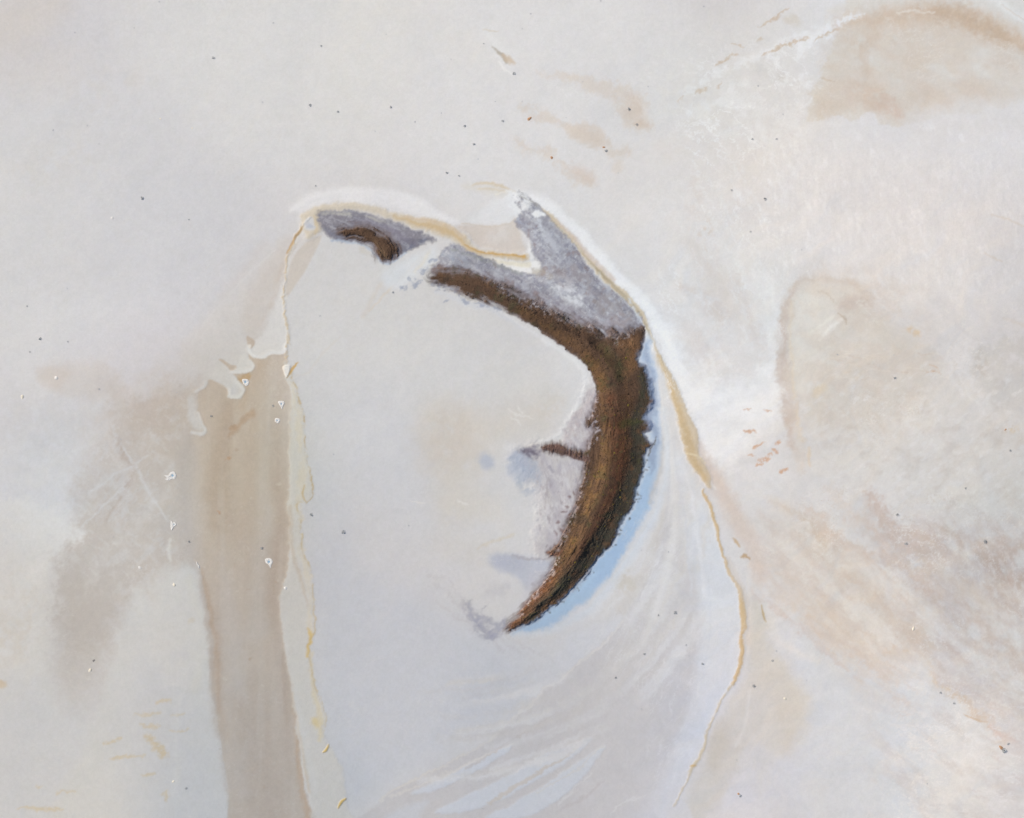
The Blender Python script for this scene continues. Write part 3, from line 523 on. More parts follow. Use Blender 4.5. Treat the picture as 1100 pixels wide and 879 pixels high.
# grey crusted flanks and brown scrubby back: relief first, colour with grain along the arc
grey1 = [(341.5,229),(354,227.5),(373,227),(391,229),(409,233),(424,238),(438,244),(455,251),(468,257),(460,260),(450,264),(435,270),(426,277),(415,282),(408,279),(403,270),(396,264),(386,260),(376,258.5),(364,259),(352,255),(345,248),(342,239)]
brown1 = [(364,250),(370,246),(385,243),(402,246),(413,253),(420,261),(427,268),(422,276),(413,281),(407,275),(401,265),(390,257.5),(376,254)]
grey2 = [(462,290),(470,282),(472,274),(480,266),(490,263.5),(508,271),(530,281),(554,290),(577,293),(580,286),(572,272),(566,258),(558,246),(551,239),(557,229),(550,212),(556,206),(570,212),(582,224),(595,238),(610,256),(626,277),(642,296),(658,311),(677,329),(688,341),(692,352),(680,362),(650,368),(600,345),(550,320),(500,300),(470,296)]
body = [(461,299),(468,292),(478,289),(500,290),(520,297),(535,304),(549,313),(563,321),(578,326),(592,333),(606,339),(622,347),(640,352),(650,362),(656,356),(664,361),(675,357),(684,351),(691,350),(693,360),(690,374),(686,388),(693,392),(698,406),(704,420),(703,438),(696,446),(702,456),(698,463),(693,467),(698,474),(701,476),(696,486),(692,506),(687,522),(683,539),(669,562),(657,585),(641,602),(626,623),(609,641),(588,657),(571,668),(556,675),(546,678),(541,675),(548,667),(557,661),(564,649),(579,631),(590,615),(598,600),(594,596),(588,594),(602,583),(609,565),(617,543),(623,521),(628,503),(627,492),(611,489),(597,487),(580,482),(588,477),(606,479),(629,484),(633,474),(640,463),(630,456),(636,440),(640,426),(637,410),(633,398),(625,388),(609,375),(585,360),(558,342),(532,326),(500,318),(489,309),(467,304)]
spine = smooth([(462,296,1),(500,300,1),(545,322,1),(590,345,1),(630,372,1),(655,400,1),(668,440,1),(666,480,1),(660,520,1),(640,570,1),(610,620,1),(575,655,1),(540,678,1)], False, 4)
def arc_noise(sp, sl, ls, ls2, seed, octv=4):
    d, s_, sg = sd_line(sp, U[sl], V[sl], True)
    return fbm(s_ / ls + wx1[sl] * .12, d * sg / ls2 + wy1[sl] * .35, seed, octv, .6), d * sg, s_

# lavender and grey salt around the brown prong and west margin
area([(602,473),(612,456),(622,440),(631,424),(634,410),(642,420),(640,470),(640,500),(632,500),(624,540),(612,565),(600,590),(585,600),(572,590),(580,560),(574,525),(556,505),(552,488),(558,478),(580,474)], (194,190,190), .85, 9, (3,2), h=.3, hf=10, reg=2)
area([(604,472),(632,424),(644,424),(640,470),(628,480)], (176,165,166), .75, 3, (2,0), tex=mott(5, 391, -1.2, .1)); area([(560,490),(600,488),(630,496),(624,530),(606,560),(590,540),(570,520)], (168,164,172), .6, 6, (2,0), tex=mott(5, 393, -.3, .6, 80, 3))
area([(584,500),(620,505),(612,555),(598,585),(588,560)], (214,212,214), .7, 6, (1,0), tex=mott(5, 395, -.1, .5, 85, 3)); area([(600,540),(618,520),(610,570),(596,592),(590,575)], (184,174,176), .6, 5, (1,0), tex=mott(4, 397, -.4, .5))
spot(561, 499, (11,17,-25), (170,178,196), .85, 9, (1.5,0)); spot(567, 486, (11,5,15), (110,105,112), .85, 4, (2,0), tex=mott(4, 399, -1.2, .2, 40, 2)); spot(523, 495, (9,8,50), (178,184,198), .8, 5); spot(552, 508, (6,10,-20), (183,190,205), .5, 5); spot(548, 481, (7,6,0), (215,214,216), .5, 5)
area([(526,598),(535,595),(560,597),(590,602),(592,615),(578,630),(566,632),(556,620),(540,614),(528,608)], (184,188,200), .85, 4.5, (1,0), reg=2); spot(548, 605, (18,7,5), (174,178,193), .6, 6); line([(550,598,.5),(575,600,1),(590,600,.8)], (150,140,140), .55, 1.6, (1.2,0)); spot(534, 634, (16,8,-10), (193,192,196), .6, 7, (2,0), tex=mott(6,401,-1,.2)); spot(575, 630, (10,18,30), (196,195,202), .6, 8)
line([(514,590,.6),(530,582,1.4),(550,575,1.2)], (203,192,172), .6, 2.4, (1.2,0)); line([(572,545,1.6),(576,560,2.4),(572,582,1.8)], (222,220,219), .7, 2, (1,0)); spot(570, 572, (3,3,0), (224,221,218), .7, 2)
fr_ = [(608,462),(620,444),(634,428),(642,430),(644,470),(638,500),(630,520),(618,550),(606,580),(596,596),(584,592),(574,576),(580,545),(572,515),(560,500),(584,492),(606,494),(610,478)]
area(fr_, (178,174,181), .7, 9, (4,0), tex=mott(7, 601, -.8, .7, 70, 1.8)); area(fr_, (208,207,210), .55, 8, (4,0), tex=mott(4.5, 605, -.1, .9, 75, 2.4)); area(fr_, (148,138,140), .6, 7, (3,0), tex=mott(4, 609, .2, 1.1, 80, 2.2))
line([(640,428,1),(638,450,3),(640,466,3),(630,482,3),(630,500,4),(624,524,4),(616,548,4),(607,574,4),(597,592,3)], (146,130,126), .6, 6, (3,1), tex=mott(4, 619, -.9, .5, 80, 2))
area([(550,490),(572,492),(580,510),(572,530),(556,524),(548,505)], (168,176,190), .6, 5, (2,0), tex=mott(6, 613, -.6, .4))
line([(585,503,.6),(587,520,.7),(586,545,.6)], (150,138,140), .55, 1.2, (1.2,0), tex=mott(4, 615, -.6, .3)); line([(590,500,1.5),(594,506,1)], (140,134,140), .6, 1.6, (1.2,0))
# tail fingers
for p, w_ in [([(500,652),(505,662),(512,670)],3), ([(512,668),(520,676),(532,682)],4), ([(508,660),(520,664),(535,672)],2.5), ([(525,684),(533,678),(540,672)],3), ([(515,680),(522,686)],2)]:
    line([(a, b, w_) for a, b in p], (156,156,168), .85, 5, (3,0), tex=mott(4, 403, -1.3, 0, 40, 2), reg=2)
for k in range(26):
    u0, v0 = random.uniform(500, 540), random.uniform(650, 686)
    if abs((v0 - 652) - (u0 - 500) * .75) > 11: continue
    line([(u0,v0,.5),(u0+3,v0-3,.9),(u0+6,v0-5,.4)], random.choice([(206,205,208),(150,150,162)]), .5, 1.4, (1.2,0))
for p in [[(533,686,1),(535,692,1.4),(540,700,1)], [(538,684,.5),(548,694,.8),(560,702,.5)], [(465,640,.8),(480,655,1.2),(495,665,1.6),(510,678,1)], [(460,622,.8),(478,622,1),(488,634,1),(500,648,1.2)], [(540,676,.5),(555,690,.6),(580,704,.3)], [(468,628,.6),(484,640,.8),(500,660,.8)]]:
    line(p, (188,184,187), .45, 3, (2.5,0), tex=mott(4, 405, -1.1, 0)); 

for gp, seed in ((grey1, 411), (grey2, 421)):
    sl, s = area(gp, (126,121,125) if gp is grey1 else (148,146,152), .95, 2.2, (1.6,0), reg=2)
    u, v = U[sl], V[sl]; m = sstep(1.5, -1.5, s); s0 = sd_poly(smooth(gp), u, v)
    an = 22 if gp is grey1 else 42
    p, q = rot(u, v, an)
    blend(sl, m * sstep(-.1, .8, fbm(p / 30, q / 3.4, seed, 4, .6)) * .75, (122,118,124))
    blend(sl, m * sstep(.15, .9, fbm(p / 18, q / 4, seed + 3, 4, .6)) * (.35 if gp is grey1 else .7), (194,196,204))
    blend(sl, m * sstep(.1, .8, fbm(u / 3, v / 3, seed + 6, 2, .6)) * .22, (200,199,205))
    if gp is grey2:
        blend(sl, m * sstep(-.1, .6, fbm((u + 4 * wx1[sl]) / 5, (v + 4 * wy1[sl]) / 5, seed + 21, 4, .7)) * .55, (184,187,196))
        blend(sl, m * sstep(.1, .7, fbm((u + 4 * wx1[sl]) / 7, (v + 4 * wy1[sl]) / 4, seed + 25, 4, .7)) * .55, (132,130,140))
        blend(sl, m * sstep(.45, .8, fbm(u / 3.4, v / 3.4, seed + 29, 3, .7)) * .35, (216,218,224))
        blend(sl, m * sstep(.35, .8, fbm(u / 9, v / 9, seed + 33, 4, .6)) * .6, (132,114,106))
    H[sl] += .7 * sstep(2, -16, s0)
line([(346,230,1),(370,230,1.4),(394,233,1),(420,240,1)], (200,198,190), .6, 2, (1,0), tex=mott(4,431,-.6,.4,10,2)); line([(350,246,1.5),(362,254,2.5),(376,257,1)], (112,112,122), .6, 3, (1,0))
line([(356,258,.8),(376,260,1),(392,264,1),(404,274,1),(412,283,1.2),(424,280,1),(436,271,1)], (178,192,212), .8, 1.6, (1,0)); line([(426,272,1.5),(444,262,2),(456,258,1)], (104,110,126), .6, 2.4, (2,0), tex=mott(3,433,-.8,.2,-30,2))
line([(380,238,1.5),(408,242,3),(430,254,4),(446,262,2)], (128,122,130), .7, 4, (1,0)); 
# north-east arm details: pale scabs, taupe centre, olive edge
for u_, v_, r_, c, a_ in [(575,231,(8,4,10),(222,222,226),.9), (592,262,(14,5,50),(206,209,217),.95), (580,243,(10,4,60),(200,203,212),.95), (612,318,(18,9,30),(206,207,213),.95), (603,300,(14,6,40),(178,174,178),.6), (656,330,(24,12,35),(150,143,142),.7), (625,300,(20,9,48),(150,142,142),.6),
                    (600,270,(6,22,-40),(150,150,160),.5), (580,292,(12,5,20),(168,158,144),.6), (600,293,(9,4,30),(120,106,100),.6), (640,345,(20,6,25),(176,172,178),.7), (668,345,(12,8,20),(160,150,148),.7), (560,236,(6,8,0),(150,156,172),.6), (566,216,(8,4,40),(140,144,156),.7), (486,276,(14,5,12),(150,155,165),.6), (520,290,(26,5,24),(146,146,152),.5)]:
    spot(u_, v_, r_, c, a_, 4, (3,0), tex=mott(4.5, 435, -.7, .3, 40, 2))
line([(484,268,1),(510,276,1.4),(540,287,1.4),(562,294,1)], (146,148,140), .6, 2, (1,0), tex=mott(4,437,-1,0)); line([(676,322,1),(684,338,1.5),(688,345,1)], (206,212,222), .7, 1.6, (1,0), tex=mott(3,439,-.8,0))
area([(546,206),(558,206),(574,214),(566,226),(552,232),(546,222)], (222,223,226), .85, 3, (2,0), tex=mott(3.5, 591, -.7, .2, 40, 2))
spot(577, 230, (8,3.5,0), (230,231,234), .95, 1.6, (1.5,0)); line([(556,212,.6),(568,214,1),(580,222,.8)], (150,146,140), .7, 1.2, (1.5,0), tex=mott(3, 593, -.8, .2))
line([(597,240,.5),(614,258,.6),(634,283,.6),(654,306,.6),(674,326,.6),(688,341,.6)], (196,196,190), .7, 1.4, (1.5,0), tex=mott(4, 595, -.6, .3))
# broken shoreline west of the arm
for u_, v_, r_ in [(448,303,(6,4,-30)), (434,308,(4,3,0)), (440,300,(3,1.5,0)), (468,306,(5,3,20)), (478,308,(6,2.5,10)), (455,291,(3,1.6,-30)), (464,281,(5,2,-20)), (489,312,(5,3,30)), (499,322,(7,3,20)), (520,327,(9,2.6,10)), (479,322,(3,1.4,0)), (538,333,(6,2,20))]:
    spot(u_, v_, r_, (150,158,178), .75, 1.6, (2.5,0), tex=mott(3, 441, -1.1, .1))

def brown(P, seed, sp, fray, soft):
    Pp = smooth(P); sl = window(Pp, 26); u, v = coords(sl, (1.2, 0)); s = sd_poly(Pp, u, v)
    n1, dd, ss = arc_noise(sp, sl, 34, 3.2, seed); n2, _, _ = arc_noise(sp, sl, 9, 2.2, seed + 9); n3, _, _ = arc_noise(sp, sl, 16, 2.6, seed + 15)
    fr = fray(U[sl], V[sl]); s = s - 1.6 * fr + fr * (n3 * 4.2 + wx3[sl] * .8)
    f = 1.1 + soft * fr
    m = np.clip(sstep(1, -1, s / f), 0, 1)
    blend(sl, m, (86,66,52)); REG[sl][s < 0] = 2
    blend(sl, m * sstep(-.2, .9, n1) * .22, (100,78,60)); blend(sl, m * sstep(.0, 1.1, -n1) * .25, (68,55,46))
    blend(sl, m * sstep(.2, 1.2, n2) * .12, (112,88,66)); blend(sl, m * sstep(.2, 1.2, -n2) * .12, (62,52,44))
    blend(sl, m * sstep(-5, -1, s) * sstep(-.3, .5, n_fine[sl]) * .5, (122,108,102))
    return sl, s, m, n1, n2, dd, ss
sp1 = smooth([(360,250,1),(385,248,1),(405,256,1),(415,268,1),(418,282,1)], False, 4)
sl, s, m, n1, n2, dd, ss = brown(brown1, 451, sp1, lambda u, v: 1.0 + 0 * u, 3.5)
H[sl] += m * .8 * sstep(0, -9, s)
line([(402,258,1),(408,266,2),(415,277,2)], (110,88,66), .5, 2, (1,0))
sl, s, m, n1, n2, dd, ss = brown(body, 461, spine, lambda u, v: sstep(-4, 10, -(v - (299 + (u - 462) * .265 + np.maximum(u - 640, 0) * .1)) + 16) * (u < 682) + .6 * sstep(420, 440, v) * (u < 668 - .35 * np.maximum(v - 520, 0)), 5)
ISL = (sl, s.copy())
u, v = U[sl], V[sl]
# relief: crest along the ochre line, steeper to the east
crest = smooth([(560,330,1),(600,350,1),(628,372,1),(645,400,1),(652,440,1),(656,480,1),(648,520,1),(630,560,1),(612,595,1),(590,630,1),(560,662,1)], False, 4)
dc, sc_, sg_ = sd_line(crest, u, v, True)
wid = np.where(sg_ < 0, 34.0, 18.0)      # broad back to the east, short slope to the west
H[sl] += m * (3.4 * sstep(0, -26, s) * (1 - sstep(0, 1, dc / wid) * .75) + .5 * sstep(0, -5, s)) * sstep(470, 600, u + v * .15)
H[sl] += m * (n1 * .08 + n2 * .02 + n_mid[sl] * .25) * sstep(0, -6, s)
bl1 = fbm((u + 5 * wx1[sl]) / 16, (v + 5 * wy1[sl]) / 16, 741, 5, .62); bl2 = fbm((u + 3 * wx1[sl]) / 8, (v + 3 * wy1[sl]) / 8, 751, 4, .65)
# ochre, rust, olive, umber on the back; lit west, shaded east partly painted
def band(pts, c, a_, f=5, k=(-.5, .5), nn=None):
    P = smooth(pts, False, 4); q = sd_line(P, u + 1.6 * wx1[sl], v + 1.6 * wy1[sl])
    blend(sl, m * sstep(f, -f, q) * a_ * sstep(k[0], k[1], .45 * (n2 if nn is None else nn) + .75 * bl2), c)
band([(560,334,3),(600,358,4),(626,378,5),(640,398,6),(646,420,5)], (108,80,52), .7, 5, (-1,.4), n1)
band([(640,394,4),(647,420,5),(652,450,6),(652,480,7),(645,510,8),(634,536,8),(622,566,7),(612,592,6),(602,612,5),(588,634,5)], (112,84,54), .65, 6, (-.8,.5))
band([(646,500,3),(634,530,5),(622,560,5),(612,590,4)], (124,92,56), .5, 4, (-.3,.6))
band([(668,372,5),(680,368,6),(676,390,7),(668,406,5)], (122,90,62), .8, 6, (-1,.4)); band([(655,430,6),(664,470,9),(668,505,10),(660,536,10),(640,576,8),(618,610,6)], (92,60,44), .85, 7, (-1.2,.3), n1)
band([(672,430,9),(676,460,11),(676,500,8)], (96,68,46), .5, 7, (-.8,.5)); band([(692,402,6),(694,430,8),(684,455,7),(686,490,9),(677,525,10),(661,554,10),(641,586,9),(617,615,7),(592,640,5),(570,662,3)], (66,64,54), .9, 5, (-1.4,.2), n1)
band([(600,346,2),(640,372,3),(656,392,4),(664,410,3)], (66,50,40), .7, 4, (-.9,.3), n1); band([(640,370,2),(652,380,4),(650,400,2)], (88,78,46), .5, 4); band([(600,612,3),(580,636,5),(562,655,5),(550,672,3)], (122,80,54), .7, 5, (-1,.3))
band([(648,372,3),(660,384,4),(664,402,5)], (82,78,52), .6, 6, (-1,.5)); band([(672,470,3),(668,500,3),(670,520,3)], (88,80,44), .5, 6, (0,.6)); band([(668,456,4),(690,452,3)], (70,70,40), .6, 3, (-.6,.3)); band([(656,376,1.5),(664,372,2),(660,388,1.5)], (92,80,74), .4, 3)
for pts_, c_, a_, f_ in [([(470,288,2),(500,291,2),(530,302,2.5),(556,315,3),(585,329,3.5),(612,341,4),(640,352,5),(655,360,5),(672,357,4),(684,350,3)], (122,108,104), .7, 5), ([(520,292,2),(560,310,3),(600,326,4),(640,342,4),(670,346,3)], (140,130,132), .5, 6),
                         ([(640,428,2),(637,445,2),(640,462,2),(630,476,2),(628,500,2),(622,525,2),(614,550,2),(604,578,2),(592,605,2),(578,628,2),(562,650,2)], (128,110,106), .55, 4)]:
    line(pts_, c_, a_, f_, (2.5,1), tex=mott(4, 581, -1.1, .4, 35, 2.4))
line([(362,249,1),(372,244,1),(386,241.5,1),(402,244,1.5),(414,251,2),(424,261,2),(430,269,1)], (112,100,98), .75, 3.5, (1.5,0), tex=mott(5, 583, -1.4, 0, 20, 3))
blend(sl, m * sstep(.1, .9, bl1) * .6, (58,50,42)); blend(sl, m * sstep(.2, .9, -bl1) * .35, (104,78,56)); blend(sl, m * sstep(.3, .9, bl2) * .5, (72,70,50)); blend(sl, m * sstep(.4, .9, -bl2) * .4, (112,82,56))
# grey dusting where crust meets scrub
dust = sstep(.1, .6, fbm(u / 3, v / 3, 471, 3, .65)) 
for pts, c, a_ in [([(530,304,3),(560,321,3),(600,338,4),(640,352,4)], (160,154,156), .7), ([(650,362,3),(664,364,5),(680,356,3)], (156,144,140), .6), ([(640,425,3),(636,445,4),(640,465,4),(632,480,2)], (176,166,168), .7), ([(628,500,3),(624,522,3),(616,545,3),(608,568,3),(600,588,2)], (160,148,146), .7), ([(598,602,3),(586,620,4),(572,638,4),(558,658,3)], (186,172,166), .7), ([(585,480,3),(605,484,3),(628,492,3)], (170,162,164), .5)]:
    P = smooth(pts, False, 4); q = sd_line(P, u, v); blend(sl, m * sstep(5, -3, q) * dust * a_, c)
line([(566,484,5),(574,485,5.5)], (112,104,112), .8, 3.5, (2.5,0), tex=mott(3.5, 481, -.9, .3, 40, 2), reg=2)
line([(582,480,2.4),(592,481,4.2),(606,485,4.6),(618,489,4.2),(630,492,4)], (100,78,70), .92, 1.8, (2.4,0), tex=mott(4, 483, -1.5, -.3, 25, 2.2), reg=2)
line([(588,594,1),(598,597,1.6),(604,592,1)], (120,84,66), .8, 1.5, (1.2,0))
for u_, v_ in [(600,560),(604,548),(610,535),(598,572),(606,570),(612,552),(616,530),(608,542),(596,588)]: spot(u_, v_, (2.6,1.4,random.uniform(0,90)), (116,90,78), .7, 1.2, (1.5,0))

# thin curved strip of brine along the outer shore
pool = [(695,362),(699,368),(701,384),(706,414),(709,440),(710,467),(710,490),(708,512),(704,532),(696,546),(683,571),(667,600),(650,625),(621,652),(598,670),(576,677),(552,680),(571,668),(588,657),(609,641),(626,623),(641,602),(657,585),(669,562),(683,539),(687,522),(692,506),(696,486),(701,476),(698,474),(693,467),(698,463),(702,456),(696,446),(703,438),(704,420),(698,406),(693,392),(685,392),(686,380),(690,372)]
sl, s = area(pool, (170,193,217), .97, 4.6, (1.6,0), tex=lambda u, v, sl: .55 + .45 * sstep(420, 520, v))
REG[sl][(s < .3) & (REG[sl] != 2)] = 6
REG[sl][(s < -1.2)] = 6
blend(sl, sstep(0, -4, s) * .35 * sstep(-.6, .8, n_mid[sl]), (150,176,210))
line([(694,368,1),(694,384,3),(699,408,3),(704,430,3.5),(698,450,5),(704,468,4),(702,492,4),(698,510,2)], (148,162,186), .85, 4, (2,0), tex=mott(6, 617, -1.6, -.2, 85, 3)); line([(697,372,.5),(704,400,.8),(708,430,.8),(709,470,.8),(706,510,.8)], (190,203,222), .6, 1.4, (.6,0))
line([(640,615,2),(610,648,2),(586,664,2)], (176,200,224), .6, 3, (.6,0)); line([(710,470,2),(708,500,2.6),(700,530,3)], (184,192,204), .5, 3, (1,0))
for k in range(70):
    q_ = smooth([(703,472,0),(697,486,0),(692,506,0),(687,522,0),(683,539,0),(669,562,0),(657,585,0),(641,602,0),(626,623,0),(609,641,0),(588,657,0)], False, 4); w_ = q_[random.randrange(len(q_))]
    spot(w_[0] + random.uniform(-.5, 4), w_[1] + random.uniform(-1, 2.5), (random.uniform(.5,1.3),random.uniform(.4,.9),random.uniform(0,90)), random.choice([(84,82,76),(84,82,76),(178,196,214)]), .75, .8, (1,0))
line([(704,470,.5),(700,480,1),(697,490,.6)], (96,88,80), .8, 1, (1,0)); line([(712,470,.6),(711,495,1.5),(706,520,2),(698,540,2)], (196,188,178), .5, 2.5, (1,0))
line([(552,682,1),(580,680,2),(604,672,3),(640,648,4),(672,606,4),(700,558,4),(716,510,3),(714,440,2)], (206,214,224), .6, 5, (1,0))

# bare ground rule: REG 2 stays only where the paint is island
# =================================================================== GRAIN OVER EVERYTHING
def ridged(au_, av_, ang, seed, sharp=.16):
    p_, q_ = rot(U + 9 * wx2 + 2 * wx1, V + 9 * wy2 + 2 * wy1, ang)
    return sstep(sharp, 0, np.abs(fbm(p_ / au_, q_ / av_, seed, 5, .62)))
def zone(x0, x1, y0, y1, f=40): return sstep(x0 - f, x0 + f, U) * sstep(x1 + f, x1 - f, U) * sstep(y0 - f, y0 + f, V) * sstep(y1 + f, y1 - f, V)
pt = sstep(-.3, .6, fbm(U / 55, V / 55, 801, 3)); pt2 = sstep(-.1, .8, fbm(U / 40, V / 40, 807, 3))
br0 = sstep(.25, .5, COL[..., 1])
veins = [(zone(730, 880, 50, 200), 26, 11, 40, 811, .12, (228,228,231), .8), (zone(880, 1100, 20, 110, 25), 30, 10, -15, 815, .10, (216,208,200), .5), (zone(860, 1120, 320, 620), 18, 9, 35, 819, .10, (224,221,219), .55),
         (zone(860, 1120, 380, 640), 14, 8, 35, 823, .07, (196,184,173), .5), (zone(940, 1120, 560, 800), 16, 7, 50, 827, .12, (222,216,214), .6), (zone(940, 1120, 720, 900), 22, 6, 15, 831, .12, (224,222,224), .6),
         (zone(700, 840, 200, 440, 25), 40, 12, 62, 835, .10, (227,226,228), .6), (zone(60, 240, 400, 640), 18, 10, -45, 839, .09, (214,210,207), .55), (zone(520, 720, 20, 200), 34, 10, 28, 843, .08, (224,223,223), .4),
         (zone(0, 330, 0, 360, 60), 40, 16, -25, 847, .07, (203,200,197), .3), (zone(780, 960, 560, 720), 36, 9, 40, 851, .10, (221,216,212), .55), (zone(620, 780, 560, 860, 30), 70, 8, 118, 855, .10, (217,217,220), .5),
         (zone(330, 620, 330, 860, 50), 60, 30, 20, 859, .05, (213,212,214), .3), (zone(0, 220, 640, 880, 40), 40, 9, 4, 863, .08, (216,213,208), .35), (zone(-400, 1500, -400, 1300, 60), 30, 14, 30, 867, .05, (219,217,217), .18)]
for z_, a1, a2, an_, sd_2, shp, c_, al in veins:
    k_ = z_ * ridged(a1, a2, an_, sd_2, shp) * (pt if al < .6 else .4 + .6 * pt2) * al * br0; COL += (lin(c_) - COL) * k_[..., None]
bright = sstep(.15, .5, COL[..., 1])
# broad albedo correction of bright ground, darkest lower left: factors at sample points (east, south in image pixels, r, g, b)
TONE = [(40, 248, 0.98, 1.004, 0.998), (40, 688, 0.812, 0.832, 0.85), (40, 838, 0.864, 0.879, 0.874), (90, 698, 0.896, 0.951, 0.991), (170, 708, 0.849, 0.856, 0.865), (150, 568, 0.914, 0.977, 1.03), (246, 508, 0.852, 0.889, 0.855), (286, 628, 0.797, 0.809, 0.803), (280, 838, 0.777, 0.823, 0.859), (410, 388, 0.949, 0.97, 0.969), (470, 488, 0.929, 0.955, 0.973), (390, 628, 0.896, 0.896, 0.895), (570, 778, 0.827, 0.854, 0.888), (660, 778, 0.887, 0.898, 0.914), (910, 788, 1.016, 1.018, 1.011), (1070, 648, 0.864, 0.911, 0.933), (910, 468, 0.972, 1.0, 1.023), (750, 408, 1.02, 1.059, 1.08), (970, 78, 1.014, 1.067, 1.109), (1040, 30, 1.03, 1.123, 1.211), (780, 338, 0.996, 1.071, 1.109), (580, 108, 1.033, 1.067, 1.082), (860, 628, 0.947, 0.99, 0.998), (790, 808, 0.929, 0.97, 1.053), (100, 250, 0.948, 0.974, 0.989), (300, 30, 1.039, 1.063, 1.044), (900, 220, 1.108, 1.097, 1.076), (420, 720, 0.905, 0.91, 0.912), (750, 640, 0.956, 0.992, 1.026), (250, 720, 0.796, 0.838, 0.86), (700, 200, 0.993, 1.039, 1.056)]
wsum = np.full(U.shape, .02, np.float32); tsum = np.zeros(U.shape + (3,), np.float32) + .02 * np.array([.92, .93, .95], np.float32)
for (tu, tv, tr, tg, tb) in TONE:
    wt = np.exp(-((U - tu) ** 2 + (V - tv) ** 2) / (2 * 62.0 ** 2)); wsum += wt; tsum += wt[..., None] * np.array([tr, tg, tb], np.float32)
COL *= 1 + (tsum / wsum[..., None] - 1) * bright[..., None]
# second, narrower pass of the albedo correction
TONE2 = [(40, 248, 1.012, 1.011, 1.002), (40, 688, 0.952, 0.94, 0.934), (40, 838, 0.998, 0.995, 0.989), (90, 698, 0.957, 0.961, 0.946), (170, 708, 1.002, 0.98, 0.969), (150, 568, 1.017, 1.026, 1.031), (246, 508, 0.956, 0.956, 0.931), (286, 628, 0.947, 0.945, 0.943), (280, 838, 0.949, 0.955, 0.96), (410, 388, 1.006, 1.006, 1.004), (470, 488, 0.995, 1.0, 1.006), (390, 628, 1.012, 1.009, 1.007), (570, 778, 0.975, 0.981, 0.986), (660, 778, 1.005, 0.999, 0.99), (910, 788, 0.999, 0.998, 0.99), (1070, 648, 0.987, 1.007, 1.024), (910, 468, 1.002, 1.005, 1.008), (750, 408, 1.005, 1.0, 1.005), (970, 78, 1.003, 1.023, 1.038), (1040, 30, 1.006, 1.025, 1.042), (780, 338, 1.001, 1.016, 1.019), (580, 108, 1.004, 1.003, 1.001), (860, 628, 1.008, 0.999, 0.995), (790, 808, 0.991, 1.001, 1.023), (100, 250, 0.987, 0.989, 0.996), (300, 30, 0.997, 0.998, 0.997), (900, 220, 0.982, 0.987, 0.997), (420, 720, 1.008, 1.008, 1.007), (750, 640, 1.002, 1.002, 1.004), (250, 720, 0.961, 0.982, 0.992), (700, 200, 0.996, 0.998, 0.999), (1040, 140, 1.011, 0.968, 0.94), (820, 120, 1.001, 1.003, 0.983), (1000, 180, 0.98, 0.959, 0.951), (1000, 320, 0.979, 0.982, 0.979), (780, 470, 1.005, 0.968, 0.938), (1000, 450, 1.01, 1.007, 1.01), (900, 570, 0.997, 0.999, 1.008), (950, 645, 1.05, 1.068, 1.093), (1000, 700, 1.065, 1.101, 1.154), (820, 670, 1.069, 1.046, 1.049), (900, 710, 1.048, 1.021, 0.966), (1060, 740, 1.122, 1.121, 1.11), (960, 830, 1.053, 1.057, 1.035), (850, 840, 1.014, 0.966, 0.884), (770, 700, 1.013, 0.995, 0.986)]
wsum = np.full(U.shape, .05, np.float32); tsum = np.zeros(U.shape + (3,), np.float32) + .05
for (tu, tv, tr, tg, tb) in TONE2:
    wt = np.exp(-((U - tu) ** 2 + (V - tv) ** 2) / (2 * 46.0 ** 2)); wsum += wt; tsum += wt[..., None] * np.array([tr, tg, tb], np.float32)
COL *= 1 + (tsum / wsum[..., None] - 1) * bright[..., None]
# end of albedo correction
warm = np.array([1.050, 1.033, 1.010], np.float32)
COL *= 1 + (warm - 1) * bright[..., None]
rt = bright * sstep(700, 860, U); COL *= 1 + np.array([.022, .004, -.016], np.float32) * rt[..., None]
lf = bright * sstep(200, 120, U) * sstep(520, 640, V); COL *= 1 + np.array([.06, .045, .02], np.float32) * lf[..., None]
mu = bright * (REG == 3) * np.maximum(sstep(200, 222, U), sstep(590, 610, V)); mu = mu * (1 - .6 * sstep(600, 760, V)); COL *= 1 + np.array([.055, .018, -.03], np.float32) * mu[..., None]
gr = bright * np.exp(-((U - 175) ** 2 + (V - 420) ** 2) / (2 * 60.0 ** 2)); COL *= 1 + np.array([.03, -.012, .004], np.float32) * gr[..., None]
gr = bright * sstep(735, 800, U) * sstep(640, 700, V) * sstep(880, 840, U); COL *= 1 + np.array([.03, .008, -.004], np.float32) * gr[..., None]
sw = fbm((U + 42 * wx2) / 46, (V + 42 * wy2) / 15, 521, 5, .55); sw2 = fbm((U * .75 - V * .66 + 30 * wy2) / 90, (U * .66 + V * .75 + 30 * wx2) / 16, 527, 5, .6)
swm = bright * (.6 + 1.5 * sstep(640, 760, U) * sstep(140, 260, V))
COL *= (1 + .017 * sw * swm + .012 * sw2 * swm)[..., None]
COL[..., 0] *= 1 + .008 * sw2 * swm; COL[..., 2] *= 1 - .012 * sw2 * swm
g = 1 + (.026 * n_grit + .017 * n_fine + .012 * n_mid) * bright + (.09 * n_grit + .08 * n_fine) * (1 - bright)
COL *= g[..., None]
COL[..., 0] *= 1 + .006 * fbm(U / 5, V / 5, 501, 2); COL[..., 2] *= 1 + .010 * fbm(U / 6, V / 6, 505, 2)
dk = (REG == 2) * (1 - bright); COL *= 1 + np.array([.10, .15, .24], np.float32) * dk[..., None]
np.clip(COL, .004, .86, out=COL)
H += .30 * n_big + .06 * n_mid + .008 * n_fine * (1 + 1.6 * sstep(700, 950, U) * sstep(330, 500, V)) + .004 * n_grit
